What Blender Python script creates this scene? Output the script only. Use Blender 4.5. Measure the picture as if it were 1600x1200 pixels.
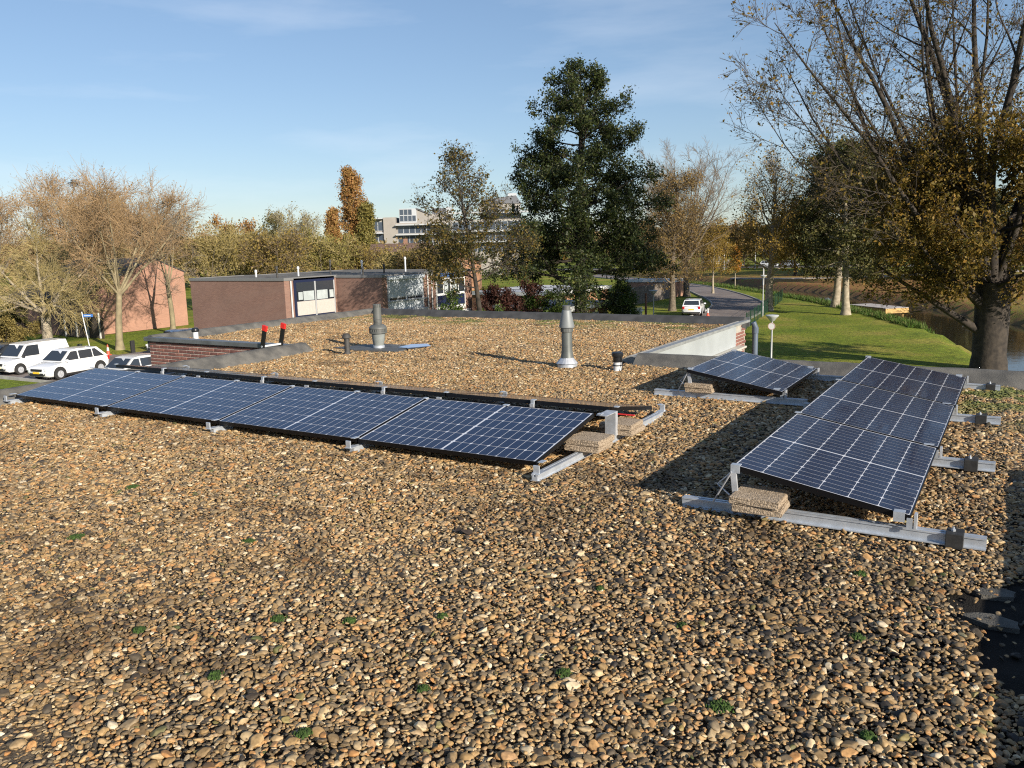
import bpy, math, random
import numpy as np
from mathutils import Vector, Matrix, Euler

for o in list(bpy.data.objects):
    bpy.data.objects.remove(o)
sc = bpy.context.scene
C = sc.collection
R_ = math.radians

# ------------------------------------------------------------------ camera, sky, sun, exposure
# world: x runs along the solar row, y along the party walls, z = 0 on top of the roof gravel
GZ = -5.5                                   # street level
cam_d = bpy.data.cameras.new('camera')
cam = bpy.data.objects.new('camera', cam_d); C.objects.link(cam)
_r = Vector((0.8567, 0.5152, -0.0253)); _u = Vector((-0.0645, 0.1556, 0.9857)); _f = Vector((-0.5118, 0.8428, -0.1665))
cam.matrix_world = Matrix(((_r.x, _u.x, -_f.x, 0), (_r.y, _u.y, -_f.y, 0), (_r.z, _u.z, -_f.z, 1.7345), (0, 0, 0, 1)))
cam_d.sensor_width = 36; cam_d.lens = 29.38; cam_d.clip_start = 0.05; cam_d.clip_end = 6000
sc.camera = cam

SUN_EL = R_(20.5)
SUN = Vector((0.93 * math.cos(SUN_EL), -0.367 * math.cos(SUN_EL), math.sin(SUN_EL))).normalized()
w = bpy.data.worlds.new('World'); sc.world = w; w.use_nodes = True
wn = w.node_tree.nodes; wl = w.node_tree.links
sky = wn.new('ShaderNodeTexSky'); sky.sky_type = 'NISHITA'; sky.sun_disc = False
sky.sun_elevation = SUN_EL; sky.sun_rotation = math.atan2(SUN.x, SUN.y)
sky.altitude = 0; sky.air_density = 1.0; sky.dust_density = 0.15; sky.ozone_density = 2.6
bg = wn['Background']; bg.inputs['Strength'].default_value = 0.074
# thin streaks of high cloud
tc = wn.new('ShaderNodeTexCoord'); mp = wn.new('ShaderNodeMapping'); mp.inputs['Scale'].default_value = (1.2, 1.2, 7.0)
mp.inputs['Rotation'].default_value = (0.12, -0.1, 0.4)
nz = wn.new('ShaderNodeTexNoise'); nz.inputs['Scale'].default_value = 2.2; nz.inputs['Detail'].default_value = 7; nz.inputs['Roughness'].default_value = .55
rp = wn.new('ShaderNodeValToRGB'); rp.color_ramp.elements[0].position = .5; rp.color_ramp.elements[0].color = (0, 0, 0, 1)
rp.color_ramp.elements[1].position = .8; rp.color_ramp.elements[1].color = (.22, .22, .22, 1)
mx = wn.new('ShaderNodeMix'); mx.data_type = 'RGBA'; mx.inputs[7].default_value = (9.5, 9.7, 10.0, 1)
wl.new(tc.outputs['Generated'], mp.inputs[0]); wl.new(mp.outputs[0], nz.inputs['Vector']); wl.new(nz.outputs['Fac'], rp.inputs[0])
tn = wn.new('ShaderNodeMix'); tn.data_type = 'RGBA'; tn.blend_type = 'MULTIPLY'; tn.inputs[0].default_value = 1; tn.inputs[7].default_value = (1.26, 1.38, 1.57, 1)   # white balance of the photograph
gm_ = wn.new('ShaderNodeGamma'); gm_.inputs[1].default_value = .74
wl.new(sky.outputs[0], gm_.inputs[0]); wl.new(gm_.outputs[0], tn.inputs[6])
wl.new(rp.outputs[0], mx.inputs[0]); wl.new(tn.outputs[2], mx.inputs[6]); wl.new(mx.outputs[2], bg.inputs['Color'])

sd = bpy.data.lights.new('sun', 'SUN'); sd.energy = 4.8; sd.angle = R_(0.53); sd.color = (1.0, 0.90, 0.76)
so = bpy.data.objects.new('sun', sd); C.objects.link(so); so.rotation_euler = SUN.to_track_quat('Z', 'Y').to_euler()

vs = sc.view_settings; vs.view_transform = 'Standard'; vs.look = 'None'; vs.exposure = 0.74; vs.gamma = 1.0; vs.use_curve_mapping = False
sc.cycles.use_denoising = False; sc.cycles.filter_width = 1.15
sc.cycles.max_bounces = 6; sc.cycles.transparent_max_bounces = 4

# ------------------------------------------------------------------ materials
MATS = {}
def mat(name, col, rough=.7, metal=0., spec=.5, var=0., vscale=8., bump=0., bscale=40., coat=0., trans=0., cols=None, island=False, detail=4., col2=None, lo=.35, hi=.65):
    """procedural material: base colour, optional noise towards col2 (or a value shift), bump, coat, per-leaf ramp"""
    if name in MATS: return MATS[name]
    m = bpy.data.materials.new(name); MATS[name] = m; m.use_nodes = True
    n = m.node_tree.nodes; l = m.node_tree.links; b = n['Principled BSDF']
    b.inputs['Roughness'].default_value = rough; b.inputs['Metallic'].default_value = metal
    b.inputs['Specular IOR Level'].default_value = spec
    b.inputs['Base Color'].default_value = (*col, 1)
    if coat: b.inputs['Coat Weight'].default_value = coat; b.inputs['Coat Roughness'].default_value = .03
    src = None
    if cols:
        g = n.new('ShaderNodeNewGeometry'); r = n.new('ShaderNodeValToRGB'); l.new(g.outputs['Random Per Island'], r.inputs[0])
        e = r.color_ramp.elements
        while len(e) < len(cols): e.new(.5)
        for i, c in enumerate(cols): e[i].position = i / (len(cols) - 1); e[i].color = (*c, 1)
        src = r.outputs[0]
    elif var or col2:
        t = n.new('ShaderNodeTexCoord'); x = n.new('ShaderNodeTexNoise'); x.inputs['Scale'].default_value = vscale; x.inputs['Detail'].default_value = detail
        l.new(t.outputs['Object'], x.inputs['Vector'])
        r = n.new('ShaderNodeValToRGB'); l.new(x.outputs['Fac'], r.inputs[0]); e = r.color_ramp.elements
        c2 = col2 or tuple(min(1, c * (1 + var)) for c in col); c1 = col if col2 else tuple(c * (1 - var) for c in col)
        e[0].position = lo; e[0].color = (*c1, 1); e[1].position = hi; e[1].color = (*c2, 1); src = r.outputs[0]
    if src is not None: l.new(src, b.inputs['Base Color'])
    if bump:
        t = n.new('ShaderNodeTexCoord'); x = n.new('ShaderNodeTexNoise'); x.inputs['Scale'].default_value = bscale; x.inputs['Detail'].default_value = 6
        l.new(t.outputs['Object'], x.inputs['Vector']); bp = n.new('ShaderNodeBump'); bp.inputs['Strength'].default_value = bump; bp.inputs['Distance'].default_value = .02
        l.new(x.outputs['Fac'], bp.inputs['Height']); l.new(bp.outputs[0], b.inputs['Normal'])
    if trans:
        tr = n.new('ShaderNodeBsdfTranslucent'); ms = n.new('ShaderNodeMixShader'); ms.inputs[0].default_value = trans
        tr.inputs['Color'].default_value = (*col, 1)
        if src is not None: l.new(src, tr.inputs['Color'])
        l.new(b.outputs[0], ms.inputs[1]); l.new(tr.outputs[0], ms.inputs[2]); l.new(ms.outputs[0], n['Material Output'].inputs[0])
    return m

def brick_mat(name, c1, c2, mortar, axis='x', bw=.22, bh=.0625):
    if name in MATS: return MATS[name]
    m = bpy.data.materials.new(name); MATS[name] = m; m.use_nodes = True
    n = m.node_tree.nodes; l = m.node_tree.links; b = n['Principled BSDF']; b.inputs['Roughness'].default_value = .85
    t = n.new('ShaderNodeTexCoord'); s = n.new('ShaderNodeSeparateXYZ'); cb = n.new('ShaderNodeCombineXYZ'); ad = n.new('ShaderNodeMath'); ad.operation = 'ADD'
    l.new(t.outputs['Object'], s.inputs[0]); l.new(s.outputs[0], ad.inputs[0]); l.new(s.outputs[1], ad.inputs[1])
    l.new(ad.outputs[0], cb.inputs[0]); l.new(s.outputs[2], cb.inputs[1])
    k = n.new('ShaderNodeTexBrick'); k.inputs['Scale'].default_value = 1; k.inputs['Brick Width'].default_value = bw; k.inputs['Row Height'].default_value = bh
    k.inputs['Mortar Size'].default_value = .008; k.inputs['Color1'].default_value = (*c1, 1); k.inputs['Color2'].default_value = (*c2, 1); k.inputs['Mortar'].default_value = (*mortar, 1)
    l.new(cb.outputs[0], k.inputs['Vector'])
    x = n.new('ShaderNodeTexNoise'); x.inputs['Scale'].default_value = .7; x.inputs['Detail'].default_value = 5; l.new(t.outputs['Object'], x.inputs['Vector'])
    r = n.new('ShaderNodeValToRGB'); r.color_ramp.elements[0].color = (.72, .72, .72, 1); r.color_ramp.elements[1].color = (1.15, 1.12, 1.1, 1); l.new(x.outputs['Fac'], r.inputs[0])
    mm = n.new('ShaderNodeMix'); mm.data_type = 'RGBA'; mm.blend_type = 'MULTIPLY'; mm.inputs[0].default_value = 1
    l.new(k.outputs['Color'], mm.inputs[6]); l.new(r.outputs[0], mm.inputs[7]); l.new(mm.outputs[2], b.inputs['Base Color'])
    return m

ALU = mat('aluminium', (.50, .54, .59), .42, .5, var=.10, vscale=20)
ALU_D = mat('brushed_aluminium', (.52, .54, .57), .5, .5, var=.15, vscale=14)
BLACKF = mat('black_anodised', (.012, .012, .014), .38, .6)
RUBBER = mat('black_rubber', (.018, .018, .018), .75, var=.4, vscale=30)
BACKSHEET = mat('white_backsheet', (.66, .67, .70), .3, coat=.6)
BITUMEN = mat('mineral_bitumen', (.075, .073, .068), .9, var=.3, vscale=5, bump=.5, bscale=160, col2=(.15, .142, .125))
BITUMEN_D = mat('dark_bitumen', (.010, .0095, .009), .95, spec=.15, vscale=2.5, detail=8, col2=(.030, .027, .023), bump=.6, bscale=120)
ZINC = mat('zinc_trim', (.17, .18, .19), .5, .5, var=.2, vscale=4)
WHITEP = mat('white_paint', (.58, .59, .59), .45, var=.06, vscale=3)
GREYP = mat('grey_plastic', (.10, .105, .10), .5, var=.15, vscale=6)
GREYL = mat('light_grey_plastic', (.22, .24, .23), .5, var=.15, vscale=6)
GLASS = mat('window_glass', (.03, .036, .045), .06, spec=.8)
CONC = mat('washed_concrete', (.26, .195, .13), .9, var=.0, vscale=60, detail=8, col2=(.47, .375, .27), bump=.9, bscale=110)
BARK = mat('grey_brown_bark', (.085, .068, .05), .9, vscale=6, bump=.6, bscale=18, col2=(.17, .14, .10))
BARK_D = mat('dark_bark', (.020, .016, .013), .9, vscale=4, bump=.9, bscale=8, col2=(.052, .041, .031))
BARK_L = mat('pale_bark', (.22, .185, .13), .9, vscale=3, bump=.5, bscale=14, col2=(.36, .31, .23))
BARK_Y = mat('algae_bark', (.17, .14, .085), .9, vscale=2, bump=.5, bscale=14, col2=(.28, .235, .14))

def cell_mat():
    m = bpy.data.materials.new('solar_cell'); MATS['solar_cell'] = m; m.use_nodes = True
    n = m.node_tree.nodes; l = m.node_tree.links; b = n['Principled BSDF']
    t = n.new('ShaderNodeTexCoord'); s = n.new('ShaderNodeSeparateXYZ'); l.new(t.outputs['Object'], s.inputs[0])
    # nine hair-thin silver busbars along the module
    a = n.new('ShaderNodeMath'); a.operation = 'MULTIPLY'; a.inputs[1].default_value = 9 / .166; l.new(s.outputs[1], a.inputs[0])
    fr = n.new('ShaderNodeMath'); fr.operation = 'FRACT'; l.new(a.outputs[0], fr.inputs[0])
    lt = n.new('ShaderNodeMath'); lt.operation = 'LESS_THAN'; lt.inputs[1].default_value = .055; l.new(fr.outputs[0], lt.inputs[0])
    oi = n.new('ShaderNodeObjectInfo'); r = n.new('ShaderNodeValToRGB'); l.new(oi.outputs['Random'], r.inputs[0])
    r.color_ramp.elements[0].color = (.0044, .0082, .031, 1); r.color_ramp.elements[1].color = (.006, .011, .040, 1)
    x = n.new('ShaderNodeMix'); x.data_type = 'RGBA'; x.inputs[7].default_value = (.06, .065, .09, 1)
    l.new(lt.outputs[0], x.inputs[0]); l.new(r.outputs[0], x.inputs[6]); l.new(x.outputs[2], b.inputs['Base Color'])
    b.inputs['Roughness'].default_value = .35; b.inputs['Coat Weight'].default_value = .9; b.inputs['Coat Roughness'].default_value = .08; b.inputs['Specular IOR Level'].default_value = .2
    b.inputs['Coat IOR'].default_value = 1.36
    g = n.new('ShaderNodeNewGeometry'); ns = n.new('ShaderNodeTexNoise'); ns.inputs['Scale'].default_value = 2.3; ns.inputs['Detail'].default_value = 7; l.new(g.outputs['Position'], ns.inputs['Vector'])
    rr = n.new('ShaderNodeMapRange'); rr.inputs[1].default_value = .35; rr.inputs[2].default_value = .75; rr.inputs[3].default_value = .05; rr.inputs[4].default_value = .22; l.new(ns.outputs['Fac'], rr.inputs[0]); l.new(rr.outputs[0], b.inputs['Coat Roughness'])
    return m
CELL = cell_mat()

# ------------------------------------------------------------------ mesh helpers
class MB:
    def __init__(s): s.v = []; s.f = []; s.m = []; s.mi = 0
    def add(s, vs_, fs_):
        k = len(s.v); s.v += [tuple(q) for q in vs_]; s.f += [tuple(i + k for i in q) for q in fs_]; s.m += [s.mi] * len(fs_); return s
    def box(s, c, d, rz=0., M=None, bev=0.):
        x, y, z = d[0] / 2, d[1] / 2, d[2] / 2
        if bev:
            b = min(bev, x * .9, y * .9, z * .9); V = []
            for sz, ins in ((-z, b), (-z + b, 0), (z - b, 0), (z, b)):
                xi, yi = x - ins, y - ins
                V += [(-xi + b, -yi, sz), (xi - b, -yi, sz), (xi, -yi + b, sz), (xi, yi - b, sz), (xi - b, yi, sz), (-xi + b, yi, sz), (-xi, yi - b, sz), (-xi, -yi + b, sz)]
            F = [tuple(range(7, -1, -1)), tuple(range(24, 32))]
            for k in range(3):
                for i in range(8): j = (i + 1) % 8; F.append((k * 8 + i, k * 8 + j, k * 8 + 8 + j, k * 8 + 8 + i))
        else:
            V = [(-x, -y, -z), (x, -y, -z), (x, y, -z), (-x, y, -z), (-x, -y, z), (x, -y, z), (x, y, z), (-x, y, z)]
            F = [(3, 2, 1, 0), (4, 5, 6, 7), (0, 1, 5, 4), (1, 2, 6, 5), (2, 3, 7, 6), (3, 0, 4, 7)]
        ca, sa = math.cos(rz), math.sin(rz)
        V = [(c[0] + a * ca - b_ * sa, c[1] + a * sa + b_ * ca, c[2] + e) for a, b_, e in V]
        if M is not None: V = [tuple(M @ Vector(q)) for q in V]
        return s.add(V, F)
    def b2(s, x0, x1, y0, y1, z0, z1, bev=0.):
        return s.box(((x0 + x1) / 2, (y0 + y1) / 2, (z0 + z1) / 2), (abs(x1 - x0), abs(y1 - y0), abs(z1 - z0)), bev=bev)
    def beam(s, p0, p1, w_, h_):
        p0 = Vector(p0); p1 = Vector(p1); d = (p1 - p0); L = d.length; d.normalize()
        q = d.to_track_quat('Y', 'Z').to_matrix().to_4x4(); q.translation = (p0 + p1) / 2
        return s.box((0, 0, 0), (w_, L, h_), M=q)
    def tube(s, path, rad, n=10, cap=True):
        P = [Vector(q) for q in path]; rad = rad if hasattr(rad, '__len__') else [rad] * len(P)
        V = []; F = []; up = None
        for i, q in enumerate(P):
            d = ((P[min(i + 1, len(P) - 1)] - P[max(i - 1, 0)])).normalized()
            if up is None: up = Vector((1, 0, 0)) if abs(d.x) < .8 else Vector((0, 1, 0))
            a = d.cross(up).normalized(); b_ = a.cross(d).normalized(); up = b_
            for k in range(n):
                t = 2 * math.pi * k / n; V.append(q + a * math.cos(t) * rad[i] + b_ * math.sin(t) * rad[i])
        for i in range(len(P) - 1):
            for k in range(n): j = (k + 1) % n; F.append((i * n + k, i * n + j, i * n + n + j, i * n + n + k))
        if cap: F.append(tuple(range(n - 1, -1, -1))); F.append(tuple((len(P) - 1) * n + k for k in range(n)))
        return s.add(V, F)
    def lathe(s, prof, n=20, c=(0, 0, 0), axis='z', cap=True):
        V = []; F = []
        for r, h in prof:
            for k in range(n):
                t = 2 * math.pi * k / n; a, b_ = r * math.cos(t), r * math.sin(t)
                V.append((c[0] + a, c[1] + b_, c[2] + h) if axis == 'z' else ((c[0] + a, c[1] + h, c[2] + b_) if axis == 'y' else (c[0] + h, c[1] + a, c[2] + b_)))
        for i in range(len(prof) - 1):
            for k in range(n): j = (k + 1) % n; F.append((i * n + k, i * n + j, i * n + n + j, i * n + n + k))
        if cap: F.append(tuple(range(n - 1, -1, -1))); F.append(tuple((len(prof) - 1) * n + k for k in range(n)))
        return s.add(V, F)
    def prism(s, poly, axis, a0, a1):
        """poly of 2-D points extruded along axis ('x','y','z')"""
        n = len(poly)
        def P(q, a): return (a, q[0], q[1]) if axis == 'x' else ((q[0], a, q[1]) if axis == 'y' else (q[0], q[1], a))
        V = [P(q, a0) for q in poly] + [P(q, a1) for q in poly]
        F = [tuple(range(n - 1, -1, -1)), tuple(range(n, 2 * n))] + [(i, (i + 1) % n, n + (i + 1) % n, n + i) for i in range(n)]
        return s.add(V, F)
    def quad(s, *q): return s.add(q, [tuple(range(len(q)))])
    def build(s, name, m, parent=None, smooth=False, loc=None, fix=True):
        me = bpy.data.meshes.new(name); me.from_pydata(s.v, [], s.f)
        ms = m if isinstance(m, (list, tuple)) else [m]
        for q in ms: me.materials.append(q)
        if len(ms) > 1: me.polygons.foreach_set('material_index', s.m)
        if fix:
            import bmesh
            bm = bmesh.new(); bm.from_mesh(me); bmesh.ops.recalc_face_normals(bm, faces=bm.faces); bm.to_mesh(me); bm.free()
        if smooth:
            me.polygons.foreach_set('use_smooth', [True] * len(me.polygons))
            try: me.set_sharp_from_angle(angle=R_(38))
            except Exception: pass
        me.update()
        o = bpy.data.objects.new(name, me); C.objects.link(o); o.parent = parent
        if loc is not None: o.location = loc
        return o

def tag(o, label=None, cat=None, group=None, kind=None):
    if label: o['label'] = label
    if cat: o['category'] = cat
    if group: o['group'] = group
    if kind: o['kind'] = kind
    return o
def thing(name, label, cat, loc=(0, 0, 0), rz=0., group=None):
    o = bpy.data.objects.new(name, None); C.objects.link(o); o.empty_display_size = .2
    o.location = loc; o.rotation_euler = (0, 0, rz); return tag(o, label, cat, group)
KIDS = {}
def copy_tree(o, parent=None):
    c = o.copy(); C.objects.link(c); c.parent = parent
    for ch in list(o.children): copy_tree(ch, c)
    return c
def np_mesh(name, V, F, m, parent=None, smooth=False, kind=None):
    """V (n,3) float, F (k,3|4) int arrays"""
    me = bpy.data.meshes.new(name); V = np.asarray(V, np.float32); F = np.asarray(F, np.int32); k = F.shape[1]
    me.vertices.add(len(V)); me.vertices.foreach_set('co', V.ravel())
    me.loops.add(F.size); me.loops.foreach_set('vertex_index', F.ravel())
    me.polygons.add(len(F)); me.polygons.foreach_set('loop_start', np.arange(0, F.size, k, dtype=np.int32))
    if smooth: me.polygons.foreach_set('use_smooth', np.ones(len(F), bool))
    me.materials.append(m); me.update(calc_edges=True); me.validate()
    o = bpy.data.objects.new(name, me); C.objects.link(o); o.parent = parent
    if kind: o['kind'] = kind
    return o

# ------------------------------------------------------------------ ground, canal, roads
CANAL = np.array([(16, 22), (9.5, 40), (5.4, 52), (.9, 70), (-4.5, 82), (-12, 96.5), (-16.4, 104), (-31.5, 126), (-43, 139), (-60, 158), (-100, 196)], float)
def canal_dist(x, y):
    d = np.full(np.shape(x), 1e9)
    for a, b in zip(CANAL[:-1], CANAL[1:]):
        ab = b - a; t = np.clip(((x - a[0]) * ab[0] + (y - a[1]) * ab[1]) / (ab @ ab), 0, 1)
        d = np.minimum(d, np.hypot(x - a[0] - ab[0] * t, y - a[1] - ab[1] * t))
    return d
def ground_z(x, y):
    d = canal_dist(x, y); t = np.clip((6.3 - d) / 2.6, 0, 1); t = t * t * (3 - 2 * t)
    return GZ - 1.5 * t + .05 * np.sin(x * .21 + 1) * np.sin(y * .17) * (d > 7)
def ground_mat():
    m = bpy.data.materials.new('lawn'); m.use_nodes = True; n = m.node_tree.nodes; l = m.node_tree.links; b = n['Principled BSDF']
    b.inputs['Roughness'].default_value = .95; b.inputs['Specular IOR Level'].default_value = .15
    t = n.new('ShaderNodeTexCoord')
    def noise(s, d=5): x = n.new('ShaderNodeTexNoise'); x.inputs['Scale'].default_value = s; x.inputs['Detail'].default_value = d; l.new(t.outputs['Object'], x.inputs['Vector']); return x
    def ramp(src, *st):
        r = n.new('ShaderNodeValToRGB'); e = r.color_ramp.elements
        while len(e) < len(st): e.new(.5)
        for i, (p, c) in enumerate(st): e[i].position = p; e[i].color = (*c, 1)
        l.new(src, r.inputs[0]); return r
    g1 = ramp(noise(.22).outputs['Fac'], (.3, (.105, .165, .020)), (.52, (.18, .225, .028)), (.72, (.30, .255, .07)))
    g2 = ramp(noise(5, 6).outputs['Fac'], (.32, (.42, .5, .4)), (.68, (1.4, 1.35, 1.15)))
    mm = n.new('ShaderNodeMix'); mm.data_type = 'RGBA'; mm.blend_type = 'MULTIPLY'; mm.inputs[0].default_value = .9
    l.new(g1.outputs[0], mm.inputs[6]); l.new(g2.outputs[0], mm.inputs[7])
    # fallen leaves: strongest on the far bank of the canal, thin elsewhere
    at = n.new('ShaderNodeAttribute'); at.attribute_name = 'leafy'
    sp = ramp(noise(2.2, 8).outputs['Fac'], (.35, (0, 0, 0)), (.6, (1, 1, 1)))
    ml = n.new('ShaderNodeMath'); ml.operation = 'MULTIPLY'; l.new(sp.outputs[0], ml.inputs[0]); l.new(at.outputs['Fac'], ml.inputs[1])
    lc = ramp(noise(9, 4).outputs['Fac'], (.35, (.20, .080, .034)), (.65, (.34, .16, .07)))
    m2 = n.new('ShaderNodeMix'); m2.data_type = 'RGBA'; l.new(ml.outputs[0], m2.inputs[0]); l.new(mm.outputs[2], m2.inputs[6]); l.new(lc.outputs[0], m2.inputs[7])
    # bare soil on the canal sides
    ab = n.new('ShaderNodeAttribute'); ab.attribute_name = 'soil'
    m3 = n.new('ShaderNodeMix'); m3.data_type = 'RGBA'; m3.inputs[7].default_value = (.15, .095, .055, 1); l.new(ab.outputs['Fac'], m3.inputs[0]); l.new(m2.outputs[2], m3.inputs[6])
    l.new(m3.outputs[2], b.inputs['Base Color'])
    bp = n.new('ShaderNodeBump'); bp.inputs['Strength'].default_value = .7; bp.inputs['Distance'].default_value = .08; l.new(noise(14, 6).outputs['Fac'], bp.inputs['Height']); l.new(bp.outputs[0], b.inputs['Normal'])
    return m
def build_ground():
    x0, x1, y0, y1, s = -150, 60, -10, 260, 1.5
    xs = np.arange(x0, x1 + .01, s); ys = np.arange(y0, y1 + .01, s)
    X, Y = np.meshgrid(xs, ys); Z = ground_z(X, Y); edge = (X == x0) | (X == xs[-1]) | (Y == y0) | (Y == ys[-1])
    Z = np.where(edge, GZ, Z)
    V = np.stack([X, Y, Z], -1).reshape(-1, 3); nx = len(xs); ny = len(ys)
    i = (np.arange(ny - 1)[:, None] * nx + np.arange(nx - 1)[None]).ravel()
    F = np.stack([i, i + 1, i + nx + 1, i + nx], -1)
    B = 5000; X1, Y1 = xs[-1], ys[-1]; k = len(V)
    V = np.vstack([V, [(-B, -B, GZ), (B, -B, GZ), (B, B, GZ), (-B, B, GZ), (x0, y0, GZ), (X1, y0, GZ), (X1, Y1, GZ), (x0, Y1, GZ)]])
    F = np.vstack([F, [(k, k + 1, k + 5, k + 4), (k + 1, k + 2, k + 6, k + 5), (k + 2, k + 3, k + 7, k + 6), (k + 3, k, k + 4, k + 7)]])
    o = np_mesh('ground', V, F, ground_mat(), smooth=True, kind='structure')
    d = canal_dist(V[:, 0], V[:, 1])
    # which side of the canal
    side = V[:, 0] * .9 + V[:, 1] * .42 - (np.interp(V[:, 1], CANAL[:, 1], CANAL[:, 0]) * .9 + V[:, 1] * .42)
    far = (side > 2) & (d > 4)
    leafy = np.where(far, np.clip(1.7 - np.abs(V[:, 1] - 128) / 42, .2, 1.6), .12)
    leafy = np.where((V[:, 0] < -40) & (V[:, 1] < 60), .05, leafy); leafy[k:] = .4
    for nm, arr in (('leafy', leafy), ('soil', np.where(far | (side > 0), np.clip((6.5 - d) / 2, 0, 1), np.clip((4.4 - d) / 1.0, 0, 1)))):
        a = o.data.attributes.new(nm, 'FLOAT', 'POINT'); a.data.foreach_set('value', arr.astype(np.float32))
build_ground()

def strip(name, left, right, z, m, kind='structure', thick=0):
    b = MB(); n = len(left); V = [(x, y, z) for x, y in left] + [(x, y, z) for x, y in right]
    b.add(V, [(i, n + i, n + i + 1, i + 1) for i in range(n - 1)])
    if thick:
        V2 = [(x, y, z - thick) for x, y, _ in V]; k = len(b.v)
        b.add(V2, []); 
        b.add([], [])
        b.f += [(i, i + 1, k + i + 1, k + i) for i in range(n - 1)] + [(n + i, n + i + 1, k + n + i + 1, k + n + i) for i in range(n - 1)] + [(0, n, k + n, k), (n - 1, 2 * n - 1, k + 2 * n - 1, k + n - 1)]
        b.m += [0] * (2 * (n - 1) + 2)
    o = b.build(name, m); o['kind'] = kind; return o
def offset_line(P, d):
    P = np.array(P, float); T = np.gradient(P, axis=0); T /= np.linalg.norm(T, axis=1)[:, None]
    return P + np.stack([-T[:, 1], T[:, 0]], -1) * d
def dense(P, k=6):
    P = np.array(P, float); t = np.arange(len(P)); q = np.linspace(0, len(P) - 1, (len(P) - 1) * k + 1)
    X = np.stack([np.interp(q, t, P[:, 0]), np.interp(q, t, P[:, 1])], -1)
    for _ in range(8):
        X[1:-1] = (X[:-2] + 2 * X[1:-1] + X[2:]) / 4
    return X
WATER = mat('canal_water', (.034, .030, .018), .05, spec=.5, bump=.22, bscale=1.8)
cl = dense(CANAL)
strip('canal_water', offset_line(cl, 5.2), offset_line(cl, -5.2), GZ - .86, WATER)
ASPH = mat('clinker_paving', (.15, .125, .115), .85, vscale=.8, col2=(.22, .185, .165), bump=.3, bscale=30)
rL = dense([(-24.5, 55), (-25.5, 70), (-26.2, 81), (-27.9, 88), (-30.6, 95.4), (-34.8, 103.7), (-39, 112.4), (-44, 121), (-57, 137), (-80, 160)])
rR = dense([(-19.5, 55), (-20.3, 70), (-20.6, 78), (-22.2, 87.7), (-25.3, 96.4), (-29.8, 105.7), (-35.3, 115.7), (-41, 124.7), (-53, 139), (-77, 163)])
strip('street', rL, rR, GZ + .07, ASPH, thick=.15)
KERB = mat('concrete_kerb', (.33, .32, .30), .9, var=.15, vscale=3)
for nm, P, s in (('kerb', rL, 1), ('kerb', rR, -1)):
    strip(nm, offset_line(P, 0.002 * s), offset_line(P, .16 * s), GZ + .17, KERB, thick=.3)
strip('parking_street', dense([(-75, 36.0), (-30, 36.0)]), dense([(-75, 26.6), (-30, 26.6)]), GZ + .09, ASPH, thick=.2)
strip('parking_bay', dense([(-54.6, 43.6), (-46.8, 43.6)]), dense([(-54.6, 36.004), (-46.8, 36.004)]), GZ + .085, ASPH, thick=.2)
strip('kerb', dense([(-75, 26.59), (-30, 26.59)]), dense([(-75, 26.45), (-30, 26.45)]), GZ + .17, KERB, thick=.3)
FARASPH = mat('far_asphalt', (.13, .125, .12), .9, var=.15, vscale=.3)
strip('main_road', dense([(-150, 190), (-70, 203), (-40, 206), (55, 214)]), dense([(-150, 183), (-70, 196), (-40, 198.5), (55, 206)]), GZ + .12, FARASPH, thick=.2)
PATHM = mat('path_paving', (.30, .27, .25), .9, var=.15, vscale=.6)
strip('footpath', dense([(-44, 150), (-33, 147.5), (-20, 156.5), (-10, 172), (30, 190)]), dense([(-44, 147.8), (-33, 145), (-19, 153.5), (-8.5, 169.5), (32, 187)]), GZ + .10, PATHM, thick=.2)

# ------------------------------------------------------------------ the house we stand on, and its neighbour
BRICK1 = brick_mat('brown_red_brick', (.20, .085, .065), (.14, .06, .05), (.33, .29, .25))
nh = thing('brick_house', 'house in the foreground whose gravel flat roof carries the solar panels', 'house', (0, 0, GZ))
def rel(b, root): # shift builder coords to the root's frame
    L = root.location; b.v = [(x - L.x, y - L.y, z - L.z) for x, y, z in b.v]; return b
def part(root, name, b, m, smooth=False): return rel(b, root).build(name, m, root, smooth)
part(nh, 'wall', MB().b2(-10.42, 1.9, -5, 10.28, GZ, -.16).b2(-4.6, 1.9, 10.283, 11.0, GZ, -.163), BRICK1)
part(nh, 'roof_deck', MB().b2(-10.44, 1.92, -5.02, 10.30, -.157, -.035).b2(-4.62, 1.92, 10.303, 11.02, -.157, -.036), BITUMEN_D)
def upstand(axis, a0, a1, off, s, w0=.3, hh=.14):
    """rounded bitumen roof edge; off = outer line, s = direction of the inside"""
    pr = [(0, -.12), (0, hh * .8), (.03, hh), (.07, hh + .012), (w0 * .45, hh + .008), (w0 * .6, hh * .82), (w0 * .85, hh * .32), (w0 * 1.15, -.03)]
    poly = [(off + s * x, z) for x, z in pr]; b = MB(); n = max(2, int(abs(a1 - a0) / .25)); V = []; F = []
    rng = random.Random(int(off * 100)); k = len(poly)
    for i in range(n + 1):
        a = a0 + (a1 - a0) * i / n; j = rng.uniform(-.008, .008)
        for q, z in poly: V.append((a, q + j, z + j * .6) if axis == 'x' else (q + j, a, z + j * .6))
    for i in range(n):
        for t in range(k - 1): F.append((i * k + t, i * k + t + 1, i * k + k + t + 1, i * k + k + t))
    F += [tuple(range(k)), tuple(range(n * k, n * k + k))]
    return b.add(V, F)
FINES = mat('gravel_fines', (.045, .034, .023), .95, vscale=40, detail=8, col2=(.16, .12, .075), bump=.8, bscale=150)
part(nh, 'gravel_bed', MB().b2(-10.3, -.42, -4.9, 10.299, -.034, -.020), FINES)
part(nh, 'roof_edge', upstand('y', -5, 10.30, -10.50, 1, .34), BITUMEN, True)
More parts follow.
